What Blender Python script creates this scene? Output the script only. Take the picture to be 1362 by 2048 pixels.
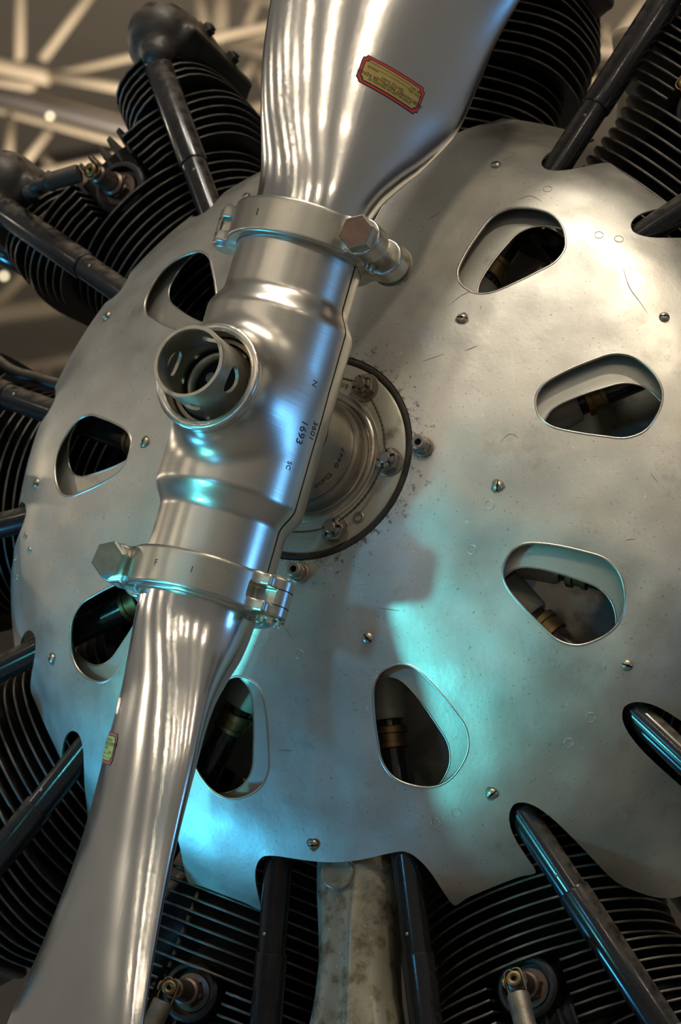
import bpy, bmesh, math, random
import numpy as np
from mathutils import Vector, Matrix
from mathutils.geometry import delaunay_2d_cdt
from mathutils.bvhtree import BVHTree

random.seed(7)
for _o in list(bpy.data.objects):
    bpy.data.objects.remove(_o, do_unlink=True)
SC = bpy.context.scene
COL = SC.collection

# ------------------------------------------------------------------ camera
# engine axis = world Y (nose towards -Y), engine centre at the origin, floor at z = -2.35
cam_d = bpy.data.cameras.new('camera')
cam = bpy.data.objects.new('camera', cam_d)
COL.objects.link(cam)
CR = ((0.91507517, 0.40134789, 0.03946271), (-0.09036963, 0.2994354, -0.94982723), (-0.39302769, 0.86559708, 0.31027556))
CPOS = Vector((1.04176382, -2.27730144, -0.85260632))
m = Matrix.Identity(4)
for i in range(3):
    m[i][0] = CR[0][i]
    m[i][1] = -CR[1][i]
    m[i][2] = -CR[2][i]
    m[i][3] = CPOS[i]
cam.matrix_world = m
cam_d.sensor_fit = 'HORIZONTAL'
cam_d.sensor_width = 24.0
cam_d.lens = 6047.98 / 1362 * 24.0
cam_d.clip_start = 0.05
cam_d.clip_end = 300
cam_d.dof.use_dof = True
cam_d.dof.focus_distance = 2.5
cam_d.dof.aperture_fstop = 11.0
SC.camera = cam

# ------------------------------------------------------------------ world, lamps, exposure
SC.view_settings.view_transform = 'Standard'
SC.view_settings.look = 'None'
SC.view_settings.exposure = 0.2
SC.view_settings.gamma = 1.0
SC.view_settings.use_curve_mapping = False
w = bpy.data.worlds.new('hangar_air')
SC.world = w
w.use_nodes = True
w.node_tree.nodes['Background'].inputs[0].default_value = (0.60, 0.565, 0.50, 1)
w.node_tree.nodes['Background'].inputs[1].default_value = 0.20


def lamp(name, pos, target, power, color, size=0.15, kind='AREA', spot=None, size_y=None):
    if kind == 'AREA':
        l = bpy.data.lights.new(name, 'AREA')
        if size_y:
            l.shape = 'RECTANGLE'
            l.size = size
            l.size_y = size_y
        else:
            l.shape = 'DISK'
            l.size = size
    elif kind == 'SPOT':
        l = bpy.data.lights.new(name, 'SPOT')
        l.spot_size = spot
        l.spot_blend = 1.0
        l.shadow_soft_size = size
    else:
        l = bpy.data.lights.new(name, 'POINT')
        l.shadow_soft_size = size
    l.energy = power
    l.color = color
    o = bpy.data.objects.new(name, l)
    COL.objects.link(o)
    o.location = pos
    d = Vector(target) - Vector(pos)
    o.rotation_euler = d.to_track_quat('-Z', 'Y').to_euler()
    return o


WARM = (1.0, 0.85, 0.66)
lamp('gallery_spotlight', (1.25, -2.3, 4.8), (0.15, 0, 0.1), 62, (1.0, 0.92, 0.80), 0.8)
lamp('gallery_spotlight', (0.10, -2.6, 4.7), (0.1, 0, 0.1), 30, (1.0, 0.92, 0.80), 0.3)
lamp('gallery_spotlight', (2.9, -2.9, 4.4), (0.1, 0, 0), 62, WARM, 0.3)
for _p in ((-5.6, -5.0, 2.6), (-3.2, -7.0, 2.5), (-1.3, -7.5, 2.9), (0.5, -7.6, 2.6), (2.2, -7.1, 2.8), (4.0, -5.5, 2.4), (5.5, -3.4, 2.3), (-6.4, -1.6, 2.1), (-6.5, 1.4, 2.4), (-7.0, 4.0, 2.8), (-6.6, 6.6, 2.6), (-7.6, 9.0, 3.2)):
    lamp('ceiling_spot', _p, (0, 0, 0), 36, WARM, 0.06, 'POINT')
lamp('teal_floodlight', (-1.30, -2.75, -1.22), (-0.005, 0, -0.205), 310, (0.11, 0.76, 0.84), 0.10, 'SPOT', math.radians(10.5))
lamp('teal_floodlight', (-1.9, -2.2, -1.75), (-0.1, 0, -0.3), 4, (0.08, 0.74, 0.86), 0.12)
lamp('blue_floodlight', (3.6, 0.55, -0.55), (0, -0.1, 0), 13, (0.12, 0.45, 1.0), 0.7)
lamp('blue_floodlight', (-0.35, -3.3, -0.42), (0, 0, -0.35), 4, (0.08, 0.55, 1.0), 0.20)
lamp('blue_floodlight', (-2.2, -0.5, -1.7), (-0.4, 0.25, 0.2), 26, (0.05, 0.50, 0.95), 0.3)
lamp('hangar_bay_light', (-8, 14, 4), (-6, 22, 12), 850, (1.0, 0.82, 0.62), 2.0)
lamp('hangar_bay_light', (10, 14, 4), (8, 24, 12), 700, (1.0, 0.82, 0.62), 2.0)

# ------------------------------------------------------------------ materials
MATS = {}


def mat(name, color, rough=0.5, metal=0.0, var=0.0, vscale=8.0, rvar=0.0, bump=0.0, bscale=60.0, dust=None, dustamt=0.0,
        aniso=0.0, brush=None, stain=None, stainscale=5.0, stainamt=0.0, spec=0.5, coat=0.0, dent=0.0, dentscale=9.0, detail=4.0, speck=0.0, ring=None, st0=0.60):
    M = bpy.data.materials.new(name)
    M.use_nodes = True
    nt = M.node_tree
    N = nt.nodes
    L = nt.links
    b = N['Principled BSDF']
    b.inputs['Metallic'].default_value = metal
    b.inputs['Roughness'].default_value = rough
    b.inputs['Specular IOR Level'].default_value = spec
    b.inputs['Coat Weight'].default_value = coat
    b.inputs['Coat Roughness'].default_value = 0.12
    tc = N.new('ShaderNodeTexCoord')
    co = tc.outputs['Object']
    col = None

    def noise(scale, det=detail, vec=None, rg=0.55):
        n = N.new('ShaderNodeTexNoise')
        n.inputs['Scale'].default_value = scale
        n.inputs['Detail'].default_value = det
        n.inputs['Roughness'].default_value = rg
        L.new(vec or co, n.inputs['Vector'])
        return n.outputs['Fac']

    def ramp(src, a, c, v0=0.0, v1=1.0):
        r = N.new('ShaderNodeMapRange')
        r.inputs[1].default_value = a
        r.inputs[2].default_value = c
        r.inputs[3].default_value = v0
        r.inputs[4].default_value = v1
        L.new(src, r.inputs[0])
        return r.outputs[0]

    def mix(fac, A, B):
        x = N.new('ShaderNodeMix')
        x.data_type = 'RGBA'
        if isinstance(fac, float):
            x.inputs[0].default_value = fac
        else:
            L.new(fac, x.inputs[0])
        for s, val in ((6, A), (7, B)):
            if isinstance(val, tuple):
                x.inputs[s].default_value = (*val, 1)
            else:
                L.new(val, x.inputs[s])
        return x.outputs[2]
    col = color
    if var:
        f = ramp(noise(vscale), 0.3, 0.7)
        col = mix(f, tuple(c * (1 - var) for c in color), tuple(min(1, c * (1 + var)) for c in color))
    if stain:
        f = ramp(noise(stainscale, 6.0, rg=0.65), st0, st0 + 0.14, 0.0, stainamt)
        col = mix(f, col, stain)
    if ring:
        sp = N.new('ShaderNodeSeparateXYZ')
        L.new(co, sp.inputs[0])
        cb = N.new('ShaderNodeCombineXYZ')
        L.new(sp.outputs[0], cb.inputs[0])
        L.new(sp.outputs[2], cb.inputs[1])
        ln = N.new('ShaderNodeVectorMath')
        ln.operation = 'LENGTH'
        L.new(cb.outputs[0], ln.inputs[0])
        fall = ramp(ln.outputs['Value'], ring[0], ring[1], 0.16, -0.03)
        ad = N.new('ShaderNodeMath')
        L.new(fall, ad.inputs[0])
        L.new(noise(130.0, 6.0, rg=0.7), ad.inputs[1])
        f = ramp(ad.outputs[0], 0.68, 0.76, 0.0, 0.75)
        col = mix(f, col, (0.13, 0.085, 0.045))
    if speck:
        f = ramp(noise(420.0, 2.0), 0.66, 0.74, 0.0, speck)
        col = mix(f, col, (0.16, 0.12, 0.08))
        f = ramp(noise(230.0, 3.0), 0.67, 0.75, 0.0, speck)
        col = mix(f, col, (0.85, 0.83, 0.78))
    if dust:
        g = N.new('ShaderNodeNewGeometry')
        sx = N.new('ShaderNodeSeparateXYZ')
        L.new(g.outputs['Normal'], sx.inputs[0])
        up = ramp(sx.outputs[2], 0.05, 0.9)
        n1 = ramp(noise(90.0, 5.0), 0.35, 0.65)
        n2 = ramp(noise(600.0, 2.0), 0.58, 0.70)
        mm = N.new('ShaderNodeMath')
        mm.operation = 'MULTIPLY'
        L.new(up, mm.inputs[0])
        L.new(n1, mm.inputs[1])
        m2 = N.new('ShaderNodeMath')
        m2.operation = 'MULTIPLY_ADD'
        m2.use_clamp = True
        L.new(n2, m2.inputs[0])
        m2.inputs[1].default_value = 0.10
        L.new(mm.outputs[0], m2.inputs[2])
        m3 = N.new('ShaderNodeMath')
        m3.operation = 'MULTIPLY'
        L.new(m2.outputs[0], m3.inputs[0])
        m3.inputs[1].default_value = dustamt
        col = mix(m3.outputs[0], col, dust)
        rr = N.new('ShaderNodeMath')
        rr.operation = 'MULTIPLY_ADD'
        rr.use_clamp = True
        L.new(m3.outputs[0], rr.inputs[0])
        rr.inputs[1].default_value = 0.6
        rr.inputs[2].default_value = rough
        L.new(rr.outputs[0], b.inputs['Roughness'])
    if isinstance(col, tuple):
        b.inputs['Base Color'].default_value = (*col, 1)
    else:
        L.new(col, b.inputs['Base Color'])
    if rvar and not dust:
        L.new(ramp(noise(vscale * 1.7), 0.3, 0.7, max(0.02, rough - rvar), rough + rvar), b.inputs['Roughness'])
    last = None
    if brush:
        mp = N.new('ShaderNodeMapping')
        mp.inputs['Scale'].default_value = brush
        L.new(co, mp.inputs[0])
        bu = N.new('ShaderNodeBump')
        bu.inputs['Strength'].default_value = 0.12
        bu.inputs['Distance'].default_value = 0.0004
        L.new(noise(1.0, 3.0, mp.outputs[0]), bu.inputs['Height'])
        last = bu.outputs[0]
    if bump:
        bu = N.new('ShaderNodeBump')
        bu.inputs['Strength'].default_value = bump
        bu.inputs['Distance'].default_value = 0.001
        L.new(noise(bscale, 5.0), bu.inputs['Height'])
        if last:
            L.new(last, bu.inputs['Normal'])
        last = bu.outputs[0]
    if dent:
        bu = N.new('ShaderNodeBump')
        bu.inputs['Strength'].default_value = 1.0
        bu.inputs['Distance'].default_value = dent
        L.new(noise(dentscale, 2.0, rg=0.4), bu.inputs['Height'])
        if last:
            L.new(last, bu.inputs['Normal'])
        last = bu.outputs[0]
    if last:
        L.new(last, b.inputs['Normal'])
    MATS[name] = M
    return M


DUST = (0.42, 0.33, 0.23)
mat('cover_aluminium', (0.63, 0.60, 0.525), 0.48, 0.90, var=0.17, vscale=12.0, rvar=0.08, bump=0.12, bscale=220.0, ring=(0.094, 0.135),
    stain=(0.22, 0.175, 0.115), stainscale=17.0, stainamt=0.42, dent=0.0075, dentscale=9.0, speck=0.6)
mat('shutter_aluminium', (0.60, 0.575, 0.50), 0.46, 0.85, var=0.12, vscale=18.0, bump=0.12, bscale=300.0, stain=(0.20, 0.15, 0.09), stainscale=30.0, stainamt=0.7)
mat('polished_aluminium', (0.74, 0.73, 0.70), 0.195, 1.0, var=0.07, vscale=5.0, rvar=0.03, bump=0.03, bscale=700.0, brush=(260.0, 260.0, 6.0))
mat('barrel_metal', (0.68, 0.645, 0.575), 0.31, 1.0, var=0.06, vscale=9.0, rvar=0.03, brush=(14.0, 14.0, 420.0))
mat('clamp_metal', (0.58, 0.555, 0.48), 0.33, 1.0, var=0.08, vscale=14.0, rvar=0.04, brush=(20.0, 20.0, 500.0), stain=(0.25, 0.2, 0.13), stainscale=40.0, stainamt=0.5)
mat('sleeve_metal', (0.50, 0.47, 0.39), 0.40, 0.95, var=0.15, vscale=30.0, bump=0.1, bscale=200.0, stain=(0.12, 0.08, 0.05), stainscale=45.0, stainamt=0.8)
mat('bolt_metal', (0.36, 0.30, 0.22), 0.45, 0.9, var=0.25, vscale=70.0, bump=0.2, bscale=300.0, stain=(0.14, 0.08, 0.05), stainscale=80.0, stainamt=0.8)
mat('brown_bolt_face', (0.17, 0.095, 0.065), 0.75, 0.0, var=0.2, vscale=120.0, bump=0.2, bscale=500.0)
mat('plate_paint', (0.46, 0.44, 0.345), 0.42, 0.35, var=0.10, vscale=22.0, bump=0.25, bscale=420.0, stain=(0.10, 0.07, 0.04), stainscale=22.0, stainamt=0.8)
mat('hub_steel', (0.50, 0.45, 0.37), 0.34, 0.95, var=0.12, vscale=30.0, stain=(0.14, 0.10, 0.07), stainscale=28.0, stainamt=0.8)
mat('black_gasket', (0.035, 0.028, 0.020), 0.75, 0.0, var=0.4, vscale=60.0, bump=0.3, bscale=300.0, dust=DUST, dustamt=0.35)
mat('black_enamel', (0.016, 0.016, 0.017), 0.20, 0.0, var=0.3, vscale=30.0, bump=0.06, bscale=120.0, dust=DUST, dustamt=0.42, coat=0.25)
mat('fin_enamel', (0.010, 0.010, 0.011), 0.36, 0.0, bump=0.1, bscale=200.0, dust=(0.30, 0.25, 0.19), dustamt=0.22)
mat('fin_edge', (0.13, 0.112, 0.09), 0.42, 0.2, var=0.5, vscale=60.0, bump=0.3, bscale=400.0)
mat('cylinder_core', (0.006, 0.006, 0.006), 0.6, 0.0)
mat('rocker_enamel', (0.035, 0.030, 0.026), 0.42, 0.0, var=0.3, vscale=40.0, bump=0.35, bscale=180.0, dust=DUST, dustamt=0.55)
mat('crankcase_paint', (0.42, 0.41, 0.35), 0.45, 0.2, var=0.2, vscale=12.0, dust=DUST, dustamt=0.7, stain=(0.05, 0.035, 0.02), stainscale=15.0, stainamt=0.8)
mat('sump_paint', (0.37, 0.345, 0.255), 0.30, 0.30, var=0.16, vscale=18.0, bump=0.15, bscale=160.0, stain=(0.12, 0.078, 0.03), stainscale=42.0, stainamt=0.85, speck=0.5, st0=0.49)
mat('brass', (0.27, 0.18, 0.085), 0.45, 0.9, var=0.3, vscale=60.0, dust=DUST, dustamt=0.5)
mat('lead_ferrule', (0.21, 0.19, 0.15), 0.5, 0.8, var=0.25, vscale=80.0, bump=0.3, bscale=400.0)
mat('plug_steel', (0.16, 0.12, 0.095), 0.40, 0.8, var=0.3, vscale=70.0)
mat('black_cable', (0.02, 0.018, 0.016), 0.5, 0.0, bump=0.3, bscale=500.0, dust=DUST, dustamt=0.5)
mat('dark_void', (0.004, 0.004, 0.004), 0.8, 0.0)
mat('stamp_ink', (0.06, 0.055, 0.05), 0.6, 0.3)
mat('screw_metal', (0.46, 0.43, 0.34), 0.38, 0.95, var=0.2, vscale=200.0)
mat('rust_stain', (0.27, 0.21, 0.14), 0.7, 0.2, var=0.5, vscale=200.0)
mat('decal_gold', (0.44, 0.32, 0.09), 0.42, 0.25, var=0.10, vscale=90.0)
mat('decal_red', (0.50, 0.035, 0.03), 0.45, 0.0)
mat('decal_black', (0.012, 0.011, 0.010), 0.5, 0.0)
mat('safety_wire', (0.13, 0.10, 0.07), 0.5, 0.8)
mat('truss_paint', (0.56, 0.49, 0.385), 0.6, 0.0, var=0.12, vscale=1.2)
mat('duct_paint', (0.23, 0.22, 0.22), 0.5, 0.3, var=0.1, vscale=1.0)
mat('roof_panel', (0.36, 0.335, 0.30), 0.8, 0.0, var=0.12, vscale=0.35)
mat('concrete', (0.20, 0.19, 0.175), 0.55, 0.0, var=0.15, vscale=0.8)
mat('pipe_tan', (0.33, 0.27, 0.20), 0.5, 0.2, var=0.2, vscale=15.0, dust=DUST, dustamt=0.4)
_em = bpy.data.materials.new('lamp_glow')
_em.use_nodes = True
_em.node_tree.nodes['Principled BSDF'].inputs['Emission Color'].default_value = (1.0, 0.86, 0.55, 1)
_em.node_tree.nodes['Principled BSDF'].inputs['Emission Strength'].default_value = 3.5
MATS['lamp_glow'] = _em


# ------------------------------------------------------------------ mesh helpers
class MB:
    def __init__(s):
        s.v = []
        s.f = []
        s.sm = []
        s.mi = []

    def add(s, verts, faces, smooth=True, mi=0):
        o = len(s.v)
        s.v.extend([tuple(map(float, p)) for p in verts])
        for f in faces:
            s.f.append(tuple(i + o for i in f))
            s.sm.append(smooth)
            s.mi.append(mi)
        return o

    def xform(s, M):
        s.v = [tuple(M @ Vector(p)) for p in s.v]
        return s

    def mesh(s, name, mats, sharp=None):
        me = bpy.data.meshes.new(name)
        me.from_pydata(s.v, [], s.f)
        me.polygons.foreach_set('use_smooth', s.sm)
        me.polygons.foreach_set('material_index', s.mi)
        for mname in (mats if isinstance(mats, (list, tuple)) else [mats]):
            me.materials.append(MATS[mname])
        bm = bmesh.new()
        bm.from_mesh(me)
        bmesh.ops.recalc_face_normals(bm, faces=bm.faces)
        if sharp:
            for e in bm.edges:
                if len(e.link_faces) == 2 and e.calc_face_angle(0) > sharp:
                    e.smooth = False
        bm.to_mesh(me)
        bm.free()
        me.update()
        return me


def put(name, me, parent=None, loc=None, rot=None, matrix=None):
    o = bpy.data.objects.new(name, me)
    COL.objects.link(o)
    if parent is not None:
        o.parent = parent
    if matrix is not None:
        o.matrix_local = matrix
    if loc is not None:
        o.location = loc
    if rot is not None:
        o.rotation_euler = rot
    return o


def tag(o, label=None, cat=None, group=None, kind=None):
    if label:
        o['label'] = label
    if cat:
        o['category'] = cat
    if group:
        o['group'] = group
    if kind:
        o['kind'] = kind
    return o


def empty(name, loc=(0, 0, 0), rot=(0, 0, 0)):
    o = bpy.data.objects.new(name, None)
    o.empty_display_size = 0.02
    COL.objects.link(o)
    o.location = loc
    o.rotation_euler = rot
    return o


def frame(o, z, xhint=(1, 0, 0)):
    """matrix whose local Z is along z, origin o"""
    z = Vector(z).normalized()
    x = Vector(xhint)
    x = (x - z * x.dot(z))
    if x.length < 1e-5:
        x = Vector((0, 1, 0)) - z * z.y
    x.normalize()
    y = z.cross(x)
    M = Matrix.Identity(4)
    for i in range(3):
        M[i][0], M[i][1], M[i][2], M[i][3] = x[i], y[i], z[i], o[i]
    return M


def lathe(mb, prof, M=None, seg=48, close=False, smooth=True, mi=0, a0=0.0, a1=2 * math.pi, capends=False):
    """prof = [(radius, z)...] about local Z"""
    M = M or Matrix.Identity(4)
    full = abs(a1 - a0 - 2 * math.pi) < 1e-6
    n = seg if full else seg + 1
    V, F = [], []
    for (r, z) in prof:
        for k in range(n):
            a = a0 + (a1 - a0) * k / seg
            V.append(M @ Vector((r * math.cos(a), r * math.sin(a), z)))
    P = len(prof)
    rng = P if close else P - 1
    for i in range(rng):
        j = (i + 1) % P
        for k in range(seg):
            k2 = (k + 1) % n
            F.append((i * n + k, i * n + k2, j * n + k2, j * n + k))
    if capends:
        F.append(tuple(range(n))[::-1])
        F.append(tuple((P - 1) * n + k for k in range(n)))
    mb.add(V, F, smooth, mi)


def cyl(mb, p0, p1, r0, r1=None, seg=20, bev=0.0, mi=0, smooth=True):
    p0 = Vector(p0)
    p1 = Vector(p1)
    r1 = r0 if r1 is None else r1
    L = (p1 - p0).length
    M = frame(p0, p1 - p0)
    if bev:
        prof = [(1e-5, 0), (r0 - bev, 0), (r0, bev), (r1, L - bev), (r1 - bev, L), (1e-5, L)]
    else:
        prof = [(1e-5, 0), (r0, 0), (r1, L), (1e-5, L)]
    lathe(mb, prof, M, seg, smooth=smooth, mi=mi)


def box(mb, M, sx, sy, sz, mi=0):
    c = [(x * sx / 2, y * sy / 2, z * sz / 2) for x in (-1, 1) for y in (-1, 1) for z in (-1, 1)]
    mb.add([M @ Vector(p) for p in c], [(0, 1, 3, 2), (4, 6, 7, 5), (0, 4, 5, 1), (2, 3, 7, 6), (0, 2, 6, 4), (1, 5, 7, 3)], False, mi)


def hexprism(mb, M, r, h, chamfer=0.0015, mi=0, facemi=None):
    V, F = [], []
    for z, rr in ((0, r), (h - chamfer, r), (h, r - chamfer)):
        for k in range(6):
            a = k * math.pi / 3
            V.append(M @ Vector((rr * math.cos(a), rr * math.sin(a), z)))
    for i in range(2):
        for k in range(6):
            F.append((i * 6 + k, i * 6 + (k + 1) % 6, i * 6 + 6 + (k + 1) % 6, i * 6 + 6 + k))
    F.append((5, 4, 3, 2, 1, 0))
    mb.add(V, F, False, mi)
    mb.add(V[12:], [tuple(range(6))], False, mi if facemi is None else facemi)


def tube(mb, pts, r, seg=10, mi=0, cap=True):
    P = [Vector(p) for p in pts]
    V, F = [], []
    nrm = None
    for i, p in enumerate(P):
        t = (P[min(i + 1, len(P) - 1)] - P[max(i - 1, 0)]).normalized()
        if nrm is None:
            nrm = t.orthogonal().normalized()
        nrm = (nrm - t * nrm.dot(t)).normalized()
        bn = t.cross(nrm)
        rr = r[i] if isinstance(r, (list, tuple)) else r
        for k in range(seg):
            a = 2 * math.pi * k / seg
            V.append(p + nrm * (rr * math.cos(a)) + bn * (rr * math.sin(a)))
    n = len(P)
    for i in range(n - 1):
        for k in range(seg):
            k2 = (k + 1) % seg
            F.append((i * seg + k, i * seg + k2, (i + 1) * seg + k2, (i + 1) * seg + k))
    if cap:
        F.append(tuple(range(seg))[::-1])
        F.append(tuple((n - 1) * seg + k for k in range(seg)))
    mb.add(V, F, True, mi)


def smoothpath(pts, n=8):
    P = [Vector(p) for p in pts]
    out = []
    for i in range(len(P) - 1):
        p0, p1, p2, p3 = P[max(i - 1, 0)], P[i], P[i + 1], P[min(i + 2, len(P) - 1)]
        for k in range(n):
            t = k / n
            out.append(0.5 * ((2 * p1) + (p2 - p0) * t + (2 * p0 - 5 * p1 + 4 * p2 - p3) * t * t + (3 * p1 - p0 - 3 * p2 + p3) * t ** 3))
    out.append(P[-1])
    return out


# --- surface nets on a signed distance function (numpy, vectorised)
def surfnet(f, lo, hi, h, newton=4):
    lo = np.array(lo, float)
    hi = np.array(hi, float)
    n = np.ceil((hi - lo) / h).astype(int) + 1
    ax = [lo[i] + h * np.arange(n[i]) for i in range(3)]
    G = np.stack(np.meshgrid(*ax, indexing='ij'), -1)
    V = f(G.reshape(-1, 3)).reshape(n)
    nx, ny, nz = n
    acc = np.zeros((nx - 1, ny - 1, nz - 1, 3))
    cnt = np.zeros((nx - 1, ny - 1, nz - 1))

    def sub(i, j, k):
        return V[i:nx - 1 + i, j:ny - 1 + j, k:nz - 1 + k]
    corners = [(i, j, k) for i in (0, 1) for j in (0, 1) for k in (0, 1)]
    for a in corners:
        for d in range(3):
            if a[d] == 0:
                b = list(a)
                b[d] = 1
                A = sub(*a)
                B = sub(*b)
                cr = (A < 0) != (B < 0)
                den = np.where(cr, A - B, 1)
                t = np.where(cr, A / den, 0)
                pos = np.zeros(A.shape + (3,))
                for q in range(3):
                    pos[..., q] = a[q]
                pos[..., d] += t
                acc += np.where(cr[..., None], pos, 0)
                cnt += cr
    act = cnt > 0
    idx = -np.ones(act.shape, int)
    idx[act] = np.arange(act.sum())
    ijk = np.argwhere(act)
    P = lo + h * (ijk + acc[act] / cnt[act][:, None])
    F = []
    ins = V < 0
    for d in range(3):
        e1, e2 = (d + 1) % 3, (d + 2) % 3
        sl0 = [slice(None)] * 3
        sl1 = [slice(None)] * 3
        sl0[d] = slice(0, -1)
        sl1[d] = slice(1, None)
        cr = ins[tuple(sl0)] != ins[tuple(sl1)]
        pos = np.argwhere(cr)
        ok = np.ones(len(pos), bool)
        for e in (e1, e2):
            ok &= (pos[:, e] > 0) & (pos[:, e] < n[e] - 1)
        pos = pos[ok]
        q = []
        for (o1, o2) in ((-1, -1), (0, -1), (0, 0), (-1, 0)):
            c = pos.copy()
            c[:, e1] += o1
            c[:, e2] += o2
            q.append(idx[c[:, 0], c[:, 1], c[:, 2]])
        F.append(np.stack(q, 1))
    F = np.concatenate(F)
    F = F[(F >= 0).all(1)]
    e = h * 0.05
    for _ in range(newton):
        v = f(P)
        g = np.stack([(f(P + e * np.eye(3)[i]) - f(P - e * np.eye(3)[i])) / (2 * e) for i in range(3)], 1)
        gg = (g * g).sum(1)
        step = (v / np.maximum(gg, 0.05))[:, None] * g
        ln = np.linalg.norm(step, axis=1, keepdims=True)
        step *= np.minimum(1, 0.5 * h / np.maximum(ln, 1e-12))
        P = P - step
    return P, [tuple(int(i) for i in q) for q in F]


def smin(a, b, k):
    hh = np.clip(0.5 + 0.5 * (b - a) / k, 0, 1)
    return b + (a - b) * hh - k * hh * (1 - hh)


def smax(a, b, k):
    return -smin(-a, -b, k)


def sd_box(P, c, half, r):
    q = np.abs(P - np.array(c)) - (np.array(half) - r)
    return np.linalg.norm(np.maximum(q, 0), axis=1) + np.minimum(q.max(1), 0) - r


def sd_caps(P, a, b, r):
    a = np.array(a, float)
    b = np.array(b, float)
    ab = b - a
    t = np.clip(((P - a) @ ab) / (ab @ ab), 0, 1)
    return np.linalg.norm(P - a - t[:, None] * ab, axis=1) - r


def sd_cyl(P, a, b, r, rnd=0.001):
    a = np.array(a, float)
    b = np.array(b, float)
    L = np.linalg.norm(b - a)
    d = (b - a) / L
    h = (P - a) @ d
    rad = np.linalg.norm(P - a - h[:, None] * d, axis=1)
    q = np.stack([rad - r + rnd, np.abs(h - L / 2) - L / 2 + rnd], 1)
    return np.linalg.norm(np.maximum(q, 0), axis=1) + np.minimum(q.max(1), 0) - rnd


# --- sheet with holes, from constrained Delaunay in 2-D, lifted by a map
def inpoly(pts, poly):
    poly = np.asarray(poly)
    x, y = pts[:, 0], pts[:, 1]
    r = np.zeros(len(pts), bool)
    n = len(poly)
    for i in range(n):
        x0, y0 = poly[i]
        x1, y1 = poly[(i + 1) % n]
        c = ((y0 > y) != (y1 > y))
        if not c.any():
            continue
        xi = x0 + (y - y0) * (x1 - x0) / ((y1 - y0) if y1 != y0 else 1e-12)
        r ^= c & (x < xi)
    return r


def sheet(outer, holes, pts, lift, thick, mb=None):
    """lift(xy array) -> (position, unit normal to the viewer side). Returns MB with front, back and rim."""
    pts = np.asarray(pts, float)
    keep = inpoly(pts, outer)
    for hpoly in holes:
        keep &= ~inpoly(pts, hpoly)
    allb = [np.asarray(outer)] + [np.asarray(hh) for hh in holes]
    # drop points too near the boundaries
    for bpoly in allb:
        for q in range(len(bpoly)):
            d2 = ((pts - bpoly[q]) ** 2).sum(1)
            keep &= d2 > (0.0026 ** 2)
    pts = pts[keep]
    co, ed = [], []
    for bpoly in allb:
        o = len(co)
        nb = len(bpoly)
        co += [Vector((float(a), float(b))) for a, b in bpoly]
        ed += [(o + i, o + (i + 1) % nb) for i in range(nb)]
    co += [Vector((float(a), float(b))) for a, b in pts]
    v2, e2, f2, _, _, _ = delaunay_2d_cdt(co, ed, [], 0, 1e-7)
    v2 = np.array([(q.x, q.y) for q in v2])
    tri = np.array([t for t in f2 if len(t) == 3])
    cen = v2[tri].mean(1)
    ok = inpoly(cen, outer)
    for hpoly in holes:
        ok &= ~inpoly(cen, hpoly)
    tri = tri[ok]
    P, Nn = lift(v2)
    mb = mb or MB()
    n = len(v2)
    mb.add(np.concatenate([P, P - Nn * thick]), [tuple(map(int, t)) for t in tri] + [tuple(int(i) + n for i in t[::-1]) for t in tri], True)
    edges = {}
    for t in tri:
        for a, b in ((t[0], t[1]), (t[1], t[2]), (t[2], t[0])):
            k = (min(a, b), max(a, b))
            edges[k] = edges.get(k, 0) + 1
    rim = [k for k, c in edges.items() if c == 1]
    for a, b in rim:
        mb.f.append((int(a), int(b), int(b) + n, int(a) + n))
        mb.sm.append(True)
        mb.mi.append(0)
    return mb


def text_geo(s, size, align='CENTER'):
    cu = bpy.data.curves.new('txt', 'FONT')
    cu.body = s
    cu.size = size
    cu.align_x = align
    cu.align_y = 'CENTER'
    o = bpy.data.objects.new('txt', cu)
    COL.objects.link(o)
    dg = bpy.context.evaluated_depsgraph_get()
    me = bpy.data.meshes.new_from_object(o.evaluated_get(dg))
    V = [tuple(v.co) for v in me.vertices]
    F = [tuple(p.vertices) for p in me.polygons]
    bpy.data.objects.remove(o, do_unlink=True)
    bpy.data.meshes.remove(me)
    bpy.data.curves.remove(cu)
    return V, F


def er_et(deg):
    t = math.radians(deg)
    return Vector((math.sin(t), 0, -math.cos(t))), Vector((math.cos(t), 0, math.sin(t)))


# ------------------------------------------------------------------ hangar: floor, roof, walls, trusses
def quad(name, pts, matname, thick, nrm):
    mb = MB()
    P = [Vector(p) for p in pts]
    n = Vector(nrm)
    V = P + [p + n * thick for p in P]
    mb.add(V, [(0, 1, 2, 3), (7, 6, 5, 4), (0, 4, 5, 1), (1, 5, 6, 2), (2, 6, 7, 3), (3, 7, 4, 0)], False)
    o = put(name, mb.mesh(name, matname))
    return tag(o, kind='structure')


quad('floor', [(-40, -14, -2.35), (40, -14, -2.35), (40, 64, -2.35), (-40, 64, -2.35)], 'concrete', 0.2, (0, 0, -1))
quad('ceiling', [(-40, 4, 15.0), (40, 4, 15.0), (40, 64, 15.0), (-40, 64, 15.0)], 'roof_panel', 0.2, (0, 0, 1))
quad('wall_back', [(-40, 64, -2.35), (40, 64, -2.35), (40, 64, 15.0), (-40, 64, 15.0)], 'roof_panel', 0.2, (0, 1, 0))


def ray_at(px, py, y):
    d = Vector(CR[0]) * ((px - 681) / 6047.98) + Vector(CR[1]) * ((py - 1024) / 6047.98) + Vector(CR[2])
    return CPOS + d * ((y - CPOS.y) / d.y)


def beam(mb, a, b, r, seg=8):
    cyl(mb, a, b, r, seg=seg)


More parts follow.
